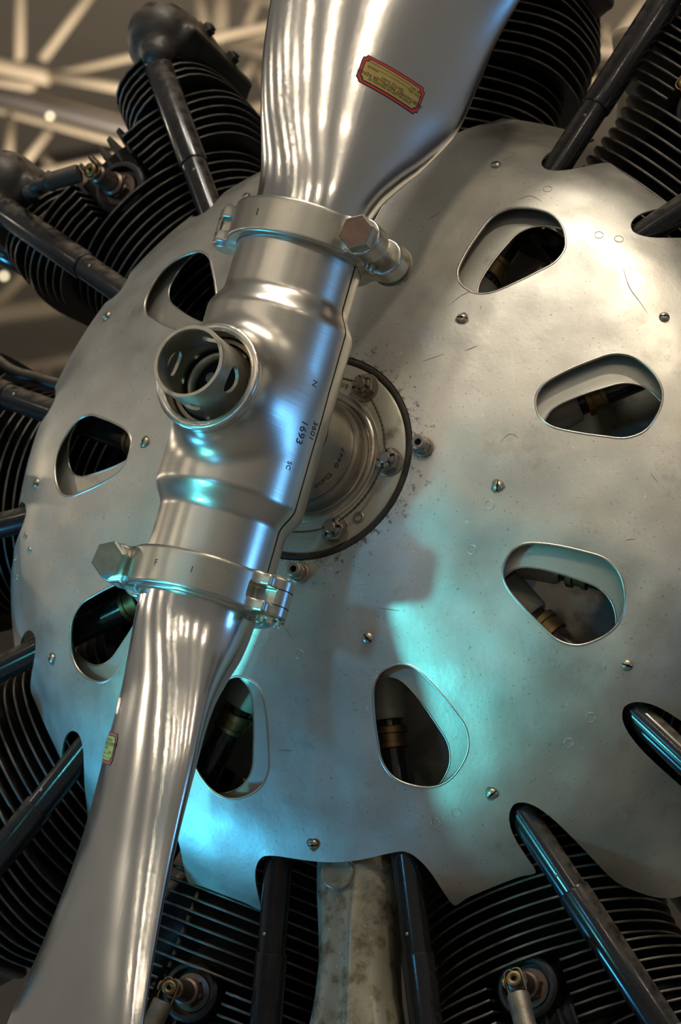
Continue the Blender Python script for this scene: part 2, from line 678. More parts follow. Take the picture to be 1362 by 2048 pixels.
def truss(name, label, y, members, matname='truss_paint', base=None):
    root = empty(name, base)
    tag(root, label, 'truss', 'roof trusses')
    for (kind, x0, y0, x1, y1, wpx) in members:
        a = ray_at(x0, y0, y) - Vector(base)
        b = ray_at(x1, y1, y) - Vector(base)
        sc = (y - CPOS.y) / (0.86 * 6048)
        mb = MB()
        beam(mb, a, b, wpx * 0.68 * sc)
        put(kind, mb.mesh(kind, 'duct_paint' if kind == 'duct' else matname), root)
    return root


TR1 = [('chord', -240, 75, 98, 156, 26), ('chord', -240, 135, 70, 176, 16), ('chord', 70, 158, 560, 45, 15), ('chord', 66, 190, 330, 266, 13), ('duct', -240, 130, 420, 300, 24),
       ('chord', -240, 155, 420, 335, 12), ('web_member', 42, -140, 40, 124, 17), ('web_member', 210, -50, 84, 120, 17), ('web_member', 100, 150, 290, 185, 18), ('web_member', 22, 232, 14, 380, 17),
       ('web_member', 98, 262, 30, 352, 15), ('chord', -100, 385, 330, 296, 17), ('web_member', 82, 312, 125, 352, 12), ('web_member', 122, 345, 128, 420, 14)]
truss('roof_truss', 'beige tubular roof truss behind the rocker box at upper left', 17.0, TR1, base=ray_at(84, 160, 17.0))
TR2 = [('chord', 330, 40, 470, 90, 17), ('chord', 470, 92, 640, 38, 18), ('chord', 450, 84, 640, 135, 18), ('web_member', 512, 122, 462, 190, 16), ('web_member', 508, 126, 556, 210, 14), ('web_member', 445, -40, 440, 78, 26),
       ('web_member', 395, -30, 412, 70, 20), ('web_member', 530, -40, 488, 70, 15), ('chord', 490, -10, 640, 30, 16), ('chord', 380, 250, 620, 190, 18)]
truss('roof_truss', 'beige roof truss joint between the rocker box and the upper propeller blade', 21.0, TR2, base=ray_at(470, 90, 21.0))
TR3 = [('chord', -120, 655, 260, 590, 17), ('chord', -120, 648, 330, 715, 15), ('chord', -120, 765, 260, 700, 20), ('web_member', -10, 640, 64, 540, 14), ('web_member', 70, 660, 20, 760, 10), ('web_member', 120, 680, 90, 760, 9),
       ('chord', -120, 575, 330, 640, 8), ('chord', -120, 610, 330, 560, 8), ('web_member', 90, 545, 150, 640, 8), ('web_member', 40, 570, 110, 620, 7), ('chord', -120, 690, 330, 672, 7), ('web_member', 84, 745, 130, 800, 14),
       ('chord', -120, 540, 330, 585, 9), ('chord', -120, 595, 330, 615, 7)]
truss('roof_truss', 'distant beige roof truss seen left of the nose cover between two pushrod tubes', 34.0, TR3, base=ray_at(80, 650, 34.0))
TR4 = [('chord', 1120, 95, 1480, 112, 22), ('web_member', 1312, -30, 1222, 98, 16), ('web_member', 1215, 40, 1212, 100, 10), ('chord', 1160, 210, 1480, 130, 18), ('web_member', 1245, 105, 1290, 230, 14), ('web_member', 1400, 20, 1330, 110, 16),
       ('chord', 1180, 160, 1480, 172, 14)]
truss('roof_truss', 'beige roof truss seen between the two upper right cylinders', 20.0, TR4, base=ray_at(1240, 100, 20.0))

for (yy, zb, lab) in ((27.0, 12.6, 'long beige roof truss spanning the hangar, nearest of the three full-width trusses'), (41.0, 12.4, 'long beige roof truss spanning the hangar, middle of the three full-width trusses'), (55.0, 12.2, 'long beige roof truss spanning the hangar, farthest of the three full-width trusses')):
    root = empty('roof_truss', (0, yy, zb))
    tag(root, lab, 'truss', 'roof trusses')
    for dz in (0.0, 1.7):
        mb = MB()
        cyl(mb, (-38, 0, dz), (38, 0, dz), .13, seg=8)
        put('chord', mb.mesh('chord', 'truss_paint'), root)
    mbu, mbd = MB(), MB()
    cyl(mbu, (-.95, 0, 0), (.95, 0, 1.7), .08, seg=8)
    cyl(mbd, (-.95, 0, 1.7), (.95, 0, 0), .08, seg=8)
    meu, med = mbu.mesh('web_member', 'truss_paint'), mbd.mesh('web_member', 'truss_paint')
    for k in range(40):
        put('web_member', meu if k % 2 else med, root, loc=(-37.05 + 1.9 * k, 0, 0))

for (px, py, yy, s, lab) in ((100, 232, 16.5, 10.5, 'small warm ceiling lamp glowing below the truss at upper left'), (8, 552, 24.0, 11, 'small warm ceiling lamp glowing at the left edge below the blue-lit pipe')):
    c = ray_at(px, py, yy)
    rr = s * 0.5 * (yy - CPOS.y) / (0.86 * 6048)
    root = empty('ceiling_lamp', c)
    tag(root, lab, 'lamp', 'ceiling lamps')
    mb = MB()
    lathe(mb, [(1e-4, -rr), (rr * 0.7, -rr * 0.7), (rr, 0), (rr * 0.7, rr * 0.6), (1e-4, rr * 0.7)], None, 16)
    put('bulb', mb.mesh('bulb', 'lamp_glow'), root)
    mb = MB()
    lathe(mb, [(rr * 0.25, rr * 3), (rr * 0.3, rr * 1.6), (rr * 1.2, rr * 0.5), (rr * 1.15, rr * 0.45), (rr * 0.2, rr * 1.5)], None, 16)
    put('lamp_shade', mb.mesh('lamp_shade', 'duct_paint'), root)

# ------------------------------------------------------------------ nose cover
PROF = [(.080, -.049), (.0886, -.0475), (.13, -.0385), (.17, -.0275), (.21, -.0145), (.25, 0), (.29, .0170), (.32, .0335), (.345, .055), (.37, .088), (.385, .113), (.40, .136), (.43, .172), (.46, .205)]


def make_hermite(pr):
    X = np.array([q[0] for q in pr])
    Y = np.array([q[1] for q in pr])
    Mx = np.gradient(Y, X)

    def f(x):
        x = np.clip(x, X[0], X[-1])
        i = np.clip(np.searchsorted(X, x) - 1, 0, len(X) - 2)
        hh = X[i + 1] - X[i]
        t = (x - X[i]) / hh
        return ((2 * t ** 3 - 3 * t ** 2 + 1) * Y[i] + (t ** 3 - 2 * t ** 2 + t) * hh * Mx[i] + (-2 * t ** 3 + 3 * t ** 2) * Y[i + 1] + (t ** 3 - t ** 2) * hh * Mx[i + 1])
    return f


prof_y = make_hermite(PROF)


def dish_lift(dy):
    def lift(xy):
        r = np.hypot(xy[:, 0], xy[:, 1])
        y = prof_y(r) + dy
        s = (prof_y(r + 1e-4) - prof_y(r - 1e-4)) / 2e-4
        P = np.stack([xy[:, 0], y, xy[:, 1]], 1)
        c = 1 / np.sqrt(1 + s * s)
        rx = xy[:, 0] / np.maximum(r, 1e-9)
        rz = xy[:, 1] / np.maximum(r, 1e-9)
        Nn = np.stack([rx * s * c, -c, rz * s * c], 1)
        return P, Nn
    return lift


HOLE = [(-53, 0), (-51, 11), (-43, 20.5), (-25, 29), (-3, 36), (14, 39.5), (29, 35), (40, 23), (46.5, 8), (47, -6), (41, -21), (29, -35), (13, -39.5), (-4, -35.5), (-24, -29), (-42, -21), (-51, -11)]


def smooth_closed(pts, n=6):
    P = [np.array(q, float) for q in pts]
    N = len(P)
    out = []
    for i in range(N):
        p0, p1, p2, p3 = P[i - 1], P[i], P[(i + 1) % N], P[(i + 2) % N]
        for k in range(n):
            t = k / n
            out.append(0.5 * ((2 * p1) + (p2 - p0) * t + (2 * p0 - 5 * p1 + 4 * p2 - p3) * t * t + (3 * p1 - p0 - 3 * p2 + p3) * t ** 3))
    return out


def hole_poly(deg, grow=0.0):
    a, b = er_et(deg)
    out = []
    for (rad, tan) in smooth_closed(HOLE, 5):
        s = 1 + grow
        p = a * (0.25 + rad * s / 1000) + b * (tan * s / 1000)
        out.append((p.x, p.z))
    return out


CYLS = [20, 60, 100, 140, 180, -140, -100, -60, -20]
HOLES = [20, 60, 100, 140, 180, -140, -100, -60, -20]
HALF = [(0, .3735), (2, .3737), (4, .3745), (5.6, .3765), (6.1, .3745), (6.25, .366), (6.4, .356), (6.8, .347), (7.6, .3395), (8.5, .3355), (9.5, .334), (10.6, .3365), (11.5, .342), (12.1, .350), (12.5, .360), (12.7, .372), (12.8, .386), (12.9, .399),
        (13.3, .408), (14.2, .417), (15.4, .427), (16.8, .434), (18.3, .438), (20, .440)]
outline = []
for c in sorted([(a if a > 0 else a + 360) for a in CYLS]):
    cc = c - 1
    left = [(-d, r) for d, r in HALF[1:]][::-1]
    right = HALF[:-1]
    if c == 20:
        left = [q for q in left if q[0] >= -9.6]
    if c == 340:
        right = [q for q in right if q[0] <= 9.6]
    if c == 20:
        for ang in np.arange(-10.0, 8.0, 1.2):
            outline.append((ang, .3345 + 0.0012 * math.cos(ang * 0.3)))
    for d, r in left + right:
        if 65 < (cc + d) % 360 < 295:
            r = min(r, .400)
        outline.append((cc + d, r))
outer = []
for ang, r in outline:
    a, _ = er_et(ang)
    outer.append((a.x * r, a.z * r))
outer = [q for q in smooth_closed(outer, 3)]
# densify
dens = []
for i in range(len(outer)):
    a = np.array(outer[i])
    b = np.array(outer[(i + 1) % len(outer)])
    k = max(1, int(np.linalg.norm(b - a) / 0.006))
    for q in range(k):
        dens.append(tuple(a + (b - a) * q / k))
outer = dens


def polar_pts(r0, r1, dr):
    out = []
    r = r0
    j = 0
    while r < r1:
        n = max(12, int(2 * math.pi * r / dr))
        for k in range(n):
            a = 2 * math.pi * (k + 0.5 * (j % 2)) / n
            out.append((r * math.cos(a), r * math.sin(a)))
        r += dr * 0.87
        j += 1
    return out


def circle(r, n):
    return [(r * math.cos(2 * math.pi * k / n), r * math.sin(2 * math.pi * k / n)) for k in range(n)]


mb = sheet(outer, [hole_poly(a) for a in HOLES] + [circle(0.0935, 96)], polar_pts(.098, .447, .0075), dish_lift(0.0), 0.0022)
cover = put('nose_cover', mb.mesh('nose_cover', 'cover_aluminium', sharp=1.0))
tag(cover, 'domed bare aluminium nose cover with nine egg-shaped holes behind the propeller', 'engine cover')

mb = sheet(circle(0.322, 160), [hole_poly(a - 5.0, 0.0) for a in HOLES] + [circle(0.125, 80)], polar_pts(.13, .32, .009), dish_lift(0.0140), 0.002)
shut = put('shutter_plate', mb.mesh('shutter_plate', 'shutter_aluminium', sharp=1.0))
tag(shut, 'inner aluminium shutter plate showing just inside the holes of the nose cover', 'shutter plate')


def bead(parent, poly, dy, r, matname, name):
    P, Nn = dish_lift(dy)(np.array(poly))
    pts = [Vector(q) for q in P - Nn * r * 0.6]
    mb = MB()
    n = len(pts)
    seg = 8
    V, F = [], []
    for i in range(n):
        t = (pts[(i + 1) % n] - pts[i - 1]).normalized()
        a = Vector(Nn[i])
        b = t.cross(a).normalized()
        for k in range(seg):
            q = 2 * math.pi * k / seg
            V.append(pts[i] + a * (r * math.cos(q)) + b * (r * math.sin(q)))
    for i in range(n):
        for k in range(seg):
            F.append((i * seg + k, i * seg + (k + 1) % seg, ((i + 1) % n) * seg + (k + 1) % seg, ((i + 1) % n) * seg + k))
    mb.add(V, F)
    return put(name, mb.mesh(name, matname), parent)


for _a in HOLES:
    bead(cover, hole_poly(_a), 0.0, .0013, 'clamp_metal', 'hole_rim')
    bead(shut, hole_poly(_a - 5.0), 0.0140, .0009, 'clamp_metal', 'hole_rim')


def cover_point(px, py):
    """(polar) helper table values are given below; this returns point and normal on the cover"""
    xy = np.array([[px, py]])
    P, Nn = dish_lift(0.0)(xy)
    return Vector(P[0]), Vector(Nn[0])


# screws on the cover: polar positions (radius, degrees from straight down, towards the right)
mb = MB()
R_ = 0.0047
for s in (-1, 1):
    V, F = [], []
    n = 10
    prof = [(R_, 0.0), (R_, 0.0007), (R_ * .86, 0.0019), (R_ * .55, 0.0027), (0.0012, 0.0030)]
    for (rr, z) in prof:
        for k in range(n + 1):
            a = math.pi * k / n
            V.append((rr * math.cos(a), s * max(0.0006, rr * math.sin(a)), z))
    for i in range(len(prof) - 1):
        for k in range(n):
            F.append((i * (n + 1) + k, i * (n + 1) + k + 1, (i + 1) * (n + 1) + k + 1, (i + 1) * (n + 1) + k))
    mb.add(V, F)
    V = [(prof[i][0] * e, s * 0.0006, prof[i][1]) for i in range(len(prof)) for e in (1, -1)]
    F = [(2 * i, 2 * i + 1, 2 * i + 3, 2 * i + 2) for i in range(len(prof) - 1)]
    mb.add(V, F, False)
screw_me = mb.mesh('screw', 'screw_metal')
mb = MB()
box(mb, Matrix.Translation((0, 0, 0.0005)), R_ * 1.9, 0.0013, 0.001)
slot_me = mb.mesh('slot', 'dark_void')
mb = MB()
_rn = random.Random(3)
_n = 22
_gr = [0.0056 + 0.0007 * math.sin(k * 0.9) + _rn.random() * 0.0007 for k in range(_n)]
_V = [(0, 0, 0.00025)] + [(_gr[k] * math.cos(2 * math.pi * k / _n), _gr[k] * math.sin(2 * math.pi * k / _n), 0.00005) for k in range(_n)]
mb.add(_V, [(0, 1 + k, 1 + (k + 1) % _n) for k in range(_n)], True)
grime_me = mb.mesh('grime_ring', 'rust_stain')
SCREWS = [(.318, 155.5), (.1747, 133.3), (.3158, 112.8), (.1686, 77.3), (.1688, 17.4), (.319, 54.7), (.320, 26.4), (.3222, -3.7), (.1804, -102.6), (.3205, -96.0), (.1725, -162.0), (.1725, -43.0), (.3151, -158.6), (.32, 84.0), (.32, -34.0), (.32, -64.5), (.32, -127.0), (.32, 176.0)]
_rs = random.Random(11)
for (rr, ang) in SCREWS:
    a, _ = er_et(ang)
    P, Nn = cover_point(a.x * rr, a.z * rr)
    M = frame(P, Nn, (math.cos(_rs.random() * 6), 0, math.sin(_rs.random() * 6)))
    s = put('screw', screw_me, cover, matrix=M)
    put('slot', slot_me, s)
    if _rs.random() < 0.6:
        put('grime_ring', grime_me, s)
mb = MB()
lathe(mb, [(.0032, 0), (.0030, .0008), (.0018, .0016), (1e-5, .0019)], None, 12)
rivet_me = mb.mesh('rivet', 'screw_metal')
for (rr, ang) in [(.3316, -87.6), (.3241, -84.6), (.3574, -86.0), (.3527, -82.5)]:
    a, _ = er_et(ang)
    P, Nn = cover_point(a.x * rr, a.z * rr)
    put('rivet', rivet_me, cover, matrix=frame(P, Nn))
mb = MB()
lathe(mb, [(.0036, 0), (.0036, .00022), (.0042, .00022), (.0042, 0)], None, 20)
flush_me = mb.mesh('flush_rivet', 'shutter_aluminium')


def on_cover(px, py):
    o_ = CPOS
    d_ = (ray_at(px, py, 0.0) - CPOS).normalized()
    y = -.06
    while y < .3:
        p = o_ + d_ * ((y - o_.y) / d_.y)
        if y >= float(prof_y(np.array([math.hypot(p.x, p.z)]))[0]):
            return cover_point(p.x, p.z)
        y += .0005


for (px, py) in ((1095, 378), (1238, 478), (944, 1100), (600, 1309), (1182, 1435), (1138, 1486), (912, 1625), (872, 1645), (980, 1010), (1198, 470)):
    P, Nn = on_cover(px, py)
    put('flush_rivet', flush_me, cover, matrix=frame(P, Nn))
mb = MB()
_rk = random.Random(5)
for line in (((1246, 532), (1252, 556), (1262, 580), (1280, 604), (1297, 630)), ((1036, 401), (1060, 392), (1085, 404)), ((855, 440), (880, 425)), ((560, 1236), (574, 1262), (588, 1280)), ((845, 723), (890, 708)), ((930, 702), (956, 692)), ((1000, 885), (1020, 868), (1040, 878)), ((1250, 1080), (1272, 1078)), ((556, 1500), (585, 1502)), ((900, 610), (925, 590), (950, 581)), ((1300, 945), (1316, 965)), ((752, 1215), (800, 1222))):
    P_, N_ = zip(*[on_cover(a, b) for a, b in line])
    pts = smoothpath(list(P_), 6)
    w_ = [0.00008 + 0.00028 * math.sin(math.pi * i / (len(pts) - 1)) for i in range(len(pts))]
    tube(mb, pts, w_, 5)
sc_o = put('scratch_marks', mb.mesh('scratch_marks', 'rust_stain'), cover)
sc_o['label'] = 'thin brown scratches'
# hollow bolts beside the thrust plate
mb = MB()
cyl(mb, (0, 0, 0), (0, 0, .004), .0088, seg=24, bev=.0008)
hexprism(mb, Matrix.Translation((0, 0, .004)), .0078, .007, .0008)
lathe(mb, [(.0062, .011), (.0062, .0155), (.0052, .0165), (.0030, .0165), (.0028, .012)], None, 24)
lathe(mb, [(.0029, .0125), (1e-5, .0125)], None, 16, mi=1)
hb_me = mb.mesh('hollow_bolt', ['bolt_metal', 'dark_void'], sharp=.6)
for (rr, ang) in [(.1035, 89.0), (.1045, -4.0)]:
    a, _ = er_et(ang)
    P, Nn = cover_point(a.x * rr, a.z * rr)
    b = put('hollow_bolt', hb_me, cover, matrix=frame(P, (0.05, -1, -0.03)))
    b['label'] = 'hollow hexagon bolt standing out of the cover'

# ------------------------------------------------------------------ thrust plate on the crankcase nose
tp = empty('thrust_plate', (0, -.045, 0))
tag(tp, 'round grey-green thrust plate with six wired castle nuts behind the propeller hub', 'engine plate')
MY = frame((0, 0, 0), (0, -1, 0))
mb = MB()
lathe(mb, [(.050, .004), (.0625, .004), (.0632, .0025), (.0845, .0025), (.0868, .001), (.0868, -.010), (.045, -.010)], MY, 128)
put('plate', mb.mesh('plate', 'plate_paint', sharp=.6), tp)
mb = MB()
lathe(mb, [(.0868, .0004), (.0885, .0022), (.0915, .0018), (.0938, -.0004), (.0938, -.008), (.0868, -.008)], MY, 128)
put('gasket', mb.mesh('gasket', 'black_gasket'), tp)
mb = MB()
lathe(mb, [(.0535, .0042), (.0548, .0062), (.0590, .0062), (.0605, .0042)], MY, 96)
put('seal_ring', mb.mesh('seal_ring', 'hub_steel'), tp)


def castle_nut(rr=.0105, hh=.0125, mi0='bolt_metal'):
    mb = MB()
    cyl(mb, (0, 0, 0), (0, 0, .0015), rr * 1.22, seg=28, bev=.0004)
    hexprism(mb, Matrix.Translation((0, 0, .0015)), rr, hh * .55, .0008)
    for k in range(6):
        a0 = (k + .18) * math.pi / 3
        a1 = (k + .82) * math.pi / 3
        lathe(mb, [(rr * .48, hh * .5), (rr * .80, hh * .5), (rr * .80, hh * .92), (rr * .72, hh), (rr * .48, hh)], Matrix.Identity(4), 4, close=True, a0=a0, a1=a1)
    cyl(mb, (0, 0, 0), (0, 0, hh * 1.08), rr * .46, seg=16, bev=.0006)
    return mb


nut_me = castle_nut().mesh('castle_nut', 'bolt_metal', sharp=.5)
NUT_ANG = [20 + 60 * k for k in range(6)]
for k, ang in enumerate(NUT_ANG):
    a, _ = er_et(ang)
    put('castle_nut', nut_me, tp, matrix=frame(Vector((a.x * .0748, -.0025, a.z * .0748)), (0, -1, 0), (math.cos(k * 1.3), 0, math.sin(k * 1.3))))
for k in range(6):
    a0, _ = er_et(NUT_ANG[k])
    a1, _ = er_et(NUT_ANG[(k + 1) % 6])
    p0 = a0 * .0748 + Vector((0, -.0145, 0))
    p1 = a1 * .0748 + Vector((0, -.0145, 0))
    mb = MB()
    d = (p1 - p0)
    n1 = d.cross(Vector((0, 1, 0))).normalized()
    for s in (0, math.pi):
        pts = []
        for i in range(90):
            t = i / 89
            sag = math.sin(math.pi * t)
            ph = t * 34 * math.pi / 2 + s
            c = p0 + d * t + n1 * (-0.006 * sag) + Vector((0, .004 * sag, 0))
            pts.append(c + n1 * (.0005 * math.cos(ph)) + Vector((0, .0005 * math.sin(ph), 0)))
        tube(mb, pts, .0007, 5)
    put('safety_wire', mb.mesh('safety_wire', 'safety_wire'), tp)
mb = MB()
a, _ = er_et(38)
lathe(mb, [(.0048, 0), (.0048, .0012), (.0028, .0012), (.0026, .0002)], frame(Vector((a.x * .076, -.0025, a.z * .076)), (0, -1, 0)), 20)
put('bolt_hole', mb.mesh('bolt_hole', 'bolt_metal'), tp)
V, F = text_geo('B102', .0056)
mb = MB()
V2 = []
for (x, y, z) in V:
    # letters stand with their feet outwards (read upside down)
    rr = .0680 - y * 1.0
    ang = math.radians(157) + x / .068
    V2.append((rr * math.sin(ang), -.0029, -rr * math.cos(ang)))
mb.add(V2, F, False)
put('stamped_lettering', mb.mesh('stamped_lettering', 'stamp_ink'), tp)

# ------------------------------------------------------------------ propeller
YB = -.163
PHI = math.radians(14.42)
prop = empty('propeller', (0, YB, 0), (0, PHI, 0))
tag(prop, 'polished aluminium two-blade propeller with clamped steel hub in front of the cover', 'propeller')
RE, RM = .0535, .0625


def barrel_r(z):
    t = np.clip((np.abs(z) - .076) / .022, 0, 1)
    t = t * t * (3 - 2 * t)
    return RM + (RE - RM) * t


def f_barrel(P):
    rad = np.hypot(P[:, 0], P[:, 1])
    d1 = (rad - barrel_r(P[:, 2])) * 0.93
    d1 = smax(d1, np.abs(P[:, 2]) - .170, .002)
    # boss along -Y, flared at its root
    rb = np.hypot(P[:, 0], P[:, 2])
    yy = -P[:, 1]
    d2 = np.maximum(rb - .0440, yy - .0885)
    d2 = np.maximum(d2, -yy)
    d = smin(d1, d2, .024)
    # rim bead
    tor = np.hypot(np.maximum(rb - .0445, 0) + np.minimum(0, rb - .040) * 0, 0)
    rim = np.maximum(np.maximum(rb - .0455, yy - .0905), .082 - yy)
    d = smin(d, rim, .003)
    # bore
    bore = np.maximum(rb - .0385, .055 - yy)
    d = smax(d, -bore, .0012)
    return d


P, F = surfnet(f_barrel, (-.075, -.097, -.178), (.075, .075, .178), .0021)
barrel_bvh = BVHTree.FromPolygons([Vector(q) for q in P], F)
me0 = MB()
me0.add(P, F)
tmp = me0.mesh('tmp', 'barrel_metal')
for nm, co, no in (('barrel_half', (0, -.0012, 0), (0, 1, 0)), ('barrel_half', (0, .0012, 0), (0, -1, 0))):
    bm = bmesh.new()
    bm.from_mesh(tmp)
    bmesh.ops.bisect_plane(bm, geom=bm.verts[:] + bm.edges[:] + bm.faces[:], plane_co=co, plane_no=no, clear_outer=True, clear_inner=False)
    bedges = [e for e in bm.edges if e.is_boundary]
    for e in bedges:
        e.smooth = False
    ret = bmesh.ops.extrude_edge_only(bm, edges=bedges)
    for v in [g for g in ret['geom'] if isinstance(g, bmesh.types.BMVert)]:
        v.co.x *= .93
        v.co.z *= .985
    me = bpy.data.meshes.new(nm)
    bm.to_mesh(me)
    bm.free()
    for p_ in me.polygons:
        p_.use_smooth = True
    me.materials.append(MATS['barrel_metal'])
    put(nm, me, prop)
mb = MB()
lathe(mb, [(1e-5, -.165), (.0505, -.165), (.0505, -.09), (.059, -.075), (.059, .075), (.0505, .09), (.0505, .165), (1e-5, .165)], None, 48)
put('inner_core', mb.mesh('inner_core', 'dark_void'), prop)
# bore floor, retaining ring segments and the perforated sleeve
mb = MB()
lathe(mb, [(.0383, .070), (.0372, .071), (.0372, .074), (.0340, .074), (.0335, .066)], MY, 64)
put('retaining_ring', mb.mesh('retaining_ring', 'bolt_metal', sharp=.5), prop)
mb = MB()
lathe(mb, [(1e-5, .0602), (.0384, .0602)], MY, 48)
put('bore_floor', mb.mesh('bore_floor', 'dark_void'), prop)
SL = 2 * math.pi * .0306
L0, L1 = .062, .1235


def sleeve_lift(xy):
    th = xy[:, 0] / .0306 - math.pi / 4 - .12
    s = xy[:, 1]
    R = .0304 + .0030 * np.clip((.088 - s) / .020, 0, 1) ** 1.5
    P = np.stack([R * np.cos(th), -s, R * np.sin(th)], 1)
    N_ = np.stack([np.cos(th), 0 * th, np.sin(th)], 1)
    return P, N_


def ell(cx, cy, a, b, n=28):
    return [(cx + a * math.cos(2 * math.pi * k / n), cy + b * math.sin(2 * math.pi * k / n)) for k in range(n)]


hs = []
for k in range(4):
    hs.append(ell(SL * (k + .5) / 4, .1000, .0120, .0082))
for k in range(8):
    hs.append(ell(SL * (k + .30) / 8, .0765, .0032, .0032, 16))
orect = [(SL * i / 96, L0) for i in range(96)] + [(SL, L0 + (L1 - L0) * i / 14) for i in range(14)] + [(SL - SL * i / 96, L1) for i in range(96)] + [(0, L1 - (L1 - L0) * i / 14) for i in range(14)]
gp = [(SL * (i + .5) / 90, L0 + (L1 - L0) * (j + .5) / 22) for i in range(90) for j in range(22)]
mb = sheet(orect, hs, gp, sleeve_lift, .0030)
lathe(mb, [(.0272, .1215), (.0276, .1238), (.0304, .1238), (.0309, .1222), (.0306, .1205)], MY, 72)
sl = put('perforated_sleeve', mb.mesh('perforated_sleeve', 'sleeve_metal', sharp=.9), prop)
sl['label'] = 'dull perforated steel sleeve with oval holes'
mb = MB()
lathe(mb, [(.0270, .0700), (.0262, .0735), (.0236, .0735), (.0232, .062)], MY, 48)
lathe(mb, [(.0232, .0605), (1e-5, .0605)], MY, 32, mi=1)
put('inner_bush', mb.mesh('inner_bush', ['sleeve_metal', 'dark_void']), prop)
mb = MB()
cyl(mb, (-.012, -.0605, .006), (-.012, -.064, .006), .0050, seg=20, bev=.0006)
put('locking_pin', mb.mesh('locking_pin', 'sleeve_metal'), prop)
# rear hub sleeve between barrel and thrust plate (local -Y is forwards)
mb = MB()
lathe(mb, [(.0475, -.045), (.0475, -.096), (.0462, -.0965), (.0462, -.0975), (.0510, -.098), (.0510, -.113), (.040, -.113)], MY, 96)
hs_o = put('hub_sleeve', mb.mesh('hub_sleeve', 'hub_steel', sharp=.5), prop)


def wrap_text(s, size, fn, matname, parent, name='stamped_lettering'):
    V, F = text_geo(s, size)
    mb = MB()
    mb.add([fn(x, y) for (x, y, z) in V], F, False)
    return put(name, mb.mesh(name, matname), parent)


def on_hubsleeve(x, y):
    # reads round the sleeve; viewer on the right
    ang = math.radians(67) + x / .0478
    return (.0478 * math.sin(ang), .0790 - y, -.0478 * math.cos(ang))


wrap_text('MFG  0447', .0095, on_hubsleeve, 'stamp_ink', hs_o)


def on_barrel(ang0, z0, rot=1):
    def fn(x, y):
        # text line runs along -Z, letter tops towards the viewer's right
        z = z0 - x
        ang = math.radians(ang0) + y / RM
        dv = Vector((math.sin(ang), -math.cos(ang), 0))
        hit_ = barrel_bvh.ray_cast(Vector((0, 0, z)) + dv * .12, -dv)[0]
        return hit_ + dv * .0003
    return fn


bh = [o for o in prop.children if o.name.startswith('barrel_half')]
wrap_text('1693', .0105, on_barrel(71, -.016), 'stamp_ink', bh[0])
wrap_text('3601', .0085, on_barrel(83, -.010), 'stamp_ink', bh[0])
wrap_text('N', .0075, on_barrel(70, .026), 'stamp_ink', bh[0])
wrap_text('SC', .0065, on_barrel(68, -.046), 'stamp_ink', bh[0])

# --- blades
BST = np.array([  # z, chord, thickness, pitch deg, chord offset, airfoil-ness
    (.140, .0980, .0980, 45, 0, 0), (.165, .0980, .0980, 45, 0, 0), (.182, .0985, .0965, 45, 0, .0), (.200, .106, .092, 45, .001, .0), (.225, .127, .081, 45, .004, .15), (.250, .151, .070, 45, .008, .4), (.300, .185, .057, 44, .013, .85),
    (.375, .203, .046, 42, .012, 1), (.450, .236, .040, 40, .013, 1), (.530, .276, .035, 38, .014, 1), (.650, .290, .030, 34, .013, 1), (.800, .290, .025, 29, .012, 1), (1.00, .262, .018, 24, .012, 1), (1.16, .205, .012, 21, .010, 1), (1.24, .13, .008, 20, .010, 1), (1.265, .05, .005, 20, .010, 1)])
NZ, NT = 150, 96
zs = np.concatenate([np.linspace(.140, .60, 105), np.linspace(.61, 1.265, 45)])


def pch(x, col):
    X = BST[:, 0]
    Y = BST[:, col]
    d = np.diff(Y) / np.diff(X)
    mm = np.zeros(len(X))
    for i in range(1, len(X) - 1):
        if d[i - 1] * d[i] > 0:
            mm[i] = 2 * d[i - 1] * d[i] / (d[i - 1] + d[i])
    i = np.clip(np.searchsorted(X, x) - 1, 0, len(X) - 2)
    hh = X[i + 1] - X[i]
    t = (x - X[i]) / hh
    return ((2 * t ** 3 - 3 * t ** 2 + 1) * Y[i] + (t ** 3 - 2 * t ** 2 + t) * hh * mm[i] + (-2 * t ** 3 + 3 * t ** 2) * Y[i + 1] + (t ** 3 - t ** 2) * hh * mm[i + 1])


V, F = [], []
for z in zs:
    c, t, be, off, k = [float(pch(np.array([z]), q)[0]) for q in (1, 2, 3, 4, 5)]
    be = math.radians(be)
    for q in range(NT):
        th = 2 * math.pi * q / NT
        s, co = math.sin(th), math.cos(th)
        x = c / 2 * co
        y = t / 2 * s * (1 - .30 * k * co)      # fuller towards the leading edge (-x)
        y -= k * t * .20 * (s * s) - k * t * .08  # camber bulges forwards (-y)
        if k > 0 and s > 0:
            y -= k * t * .12 * s
        x += off
        V.append((x * math.cos(be) - y * math.sin(be) * 1.0, x * math.sin(be) + y * math.cos(be), z))
for i in range(len(zs) - 1):
    for q in range(NT):
        q2 = (q + 1) % NT
        F.append((i * NT + q, i * NT + q2, (i + 1) * NT + q2, (i + 1) * NT + q))
F.append(tuple((len(zs) - 1) * NT + q for q in range(NT)))
F.append(tuple(range(NT))[::-1])
mb = MB()
mb.add(V, F)
blade_me = mb.mesh('blade', 'polished_aluminium')
bvh = BVHTree.FromPolygons([Vector(v) for v in V], F)

# decal in blade coordinates, laid onto the blade along its own normal
PW = Matrix.Translation((0, YB, 0)) @ Matrix.Rotation(PHI, 4, 'Y')
PWi = PW.inverted()


def blade_hit(px, py):
    o_ = PWi @ CPOS
    d_ = (PWi @ ray_at(px, py, 0.0)) - o_
    return bvh.ray_cast(o_, d_.normalized())


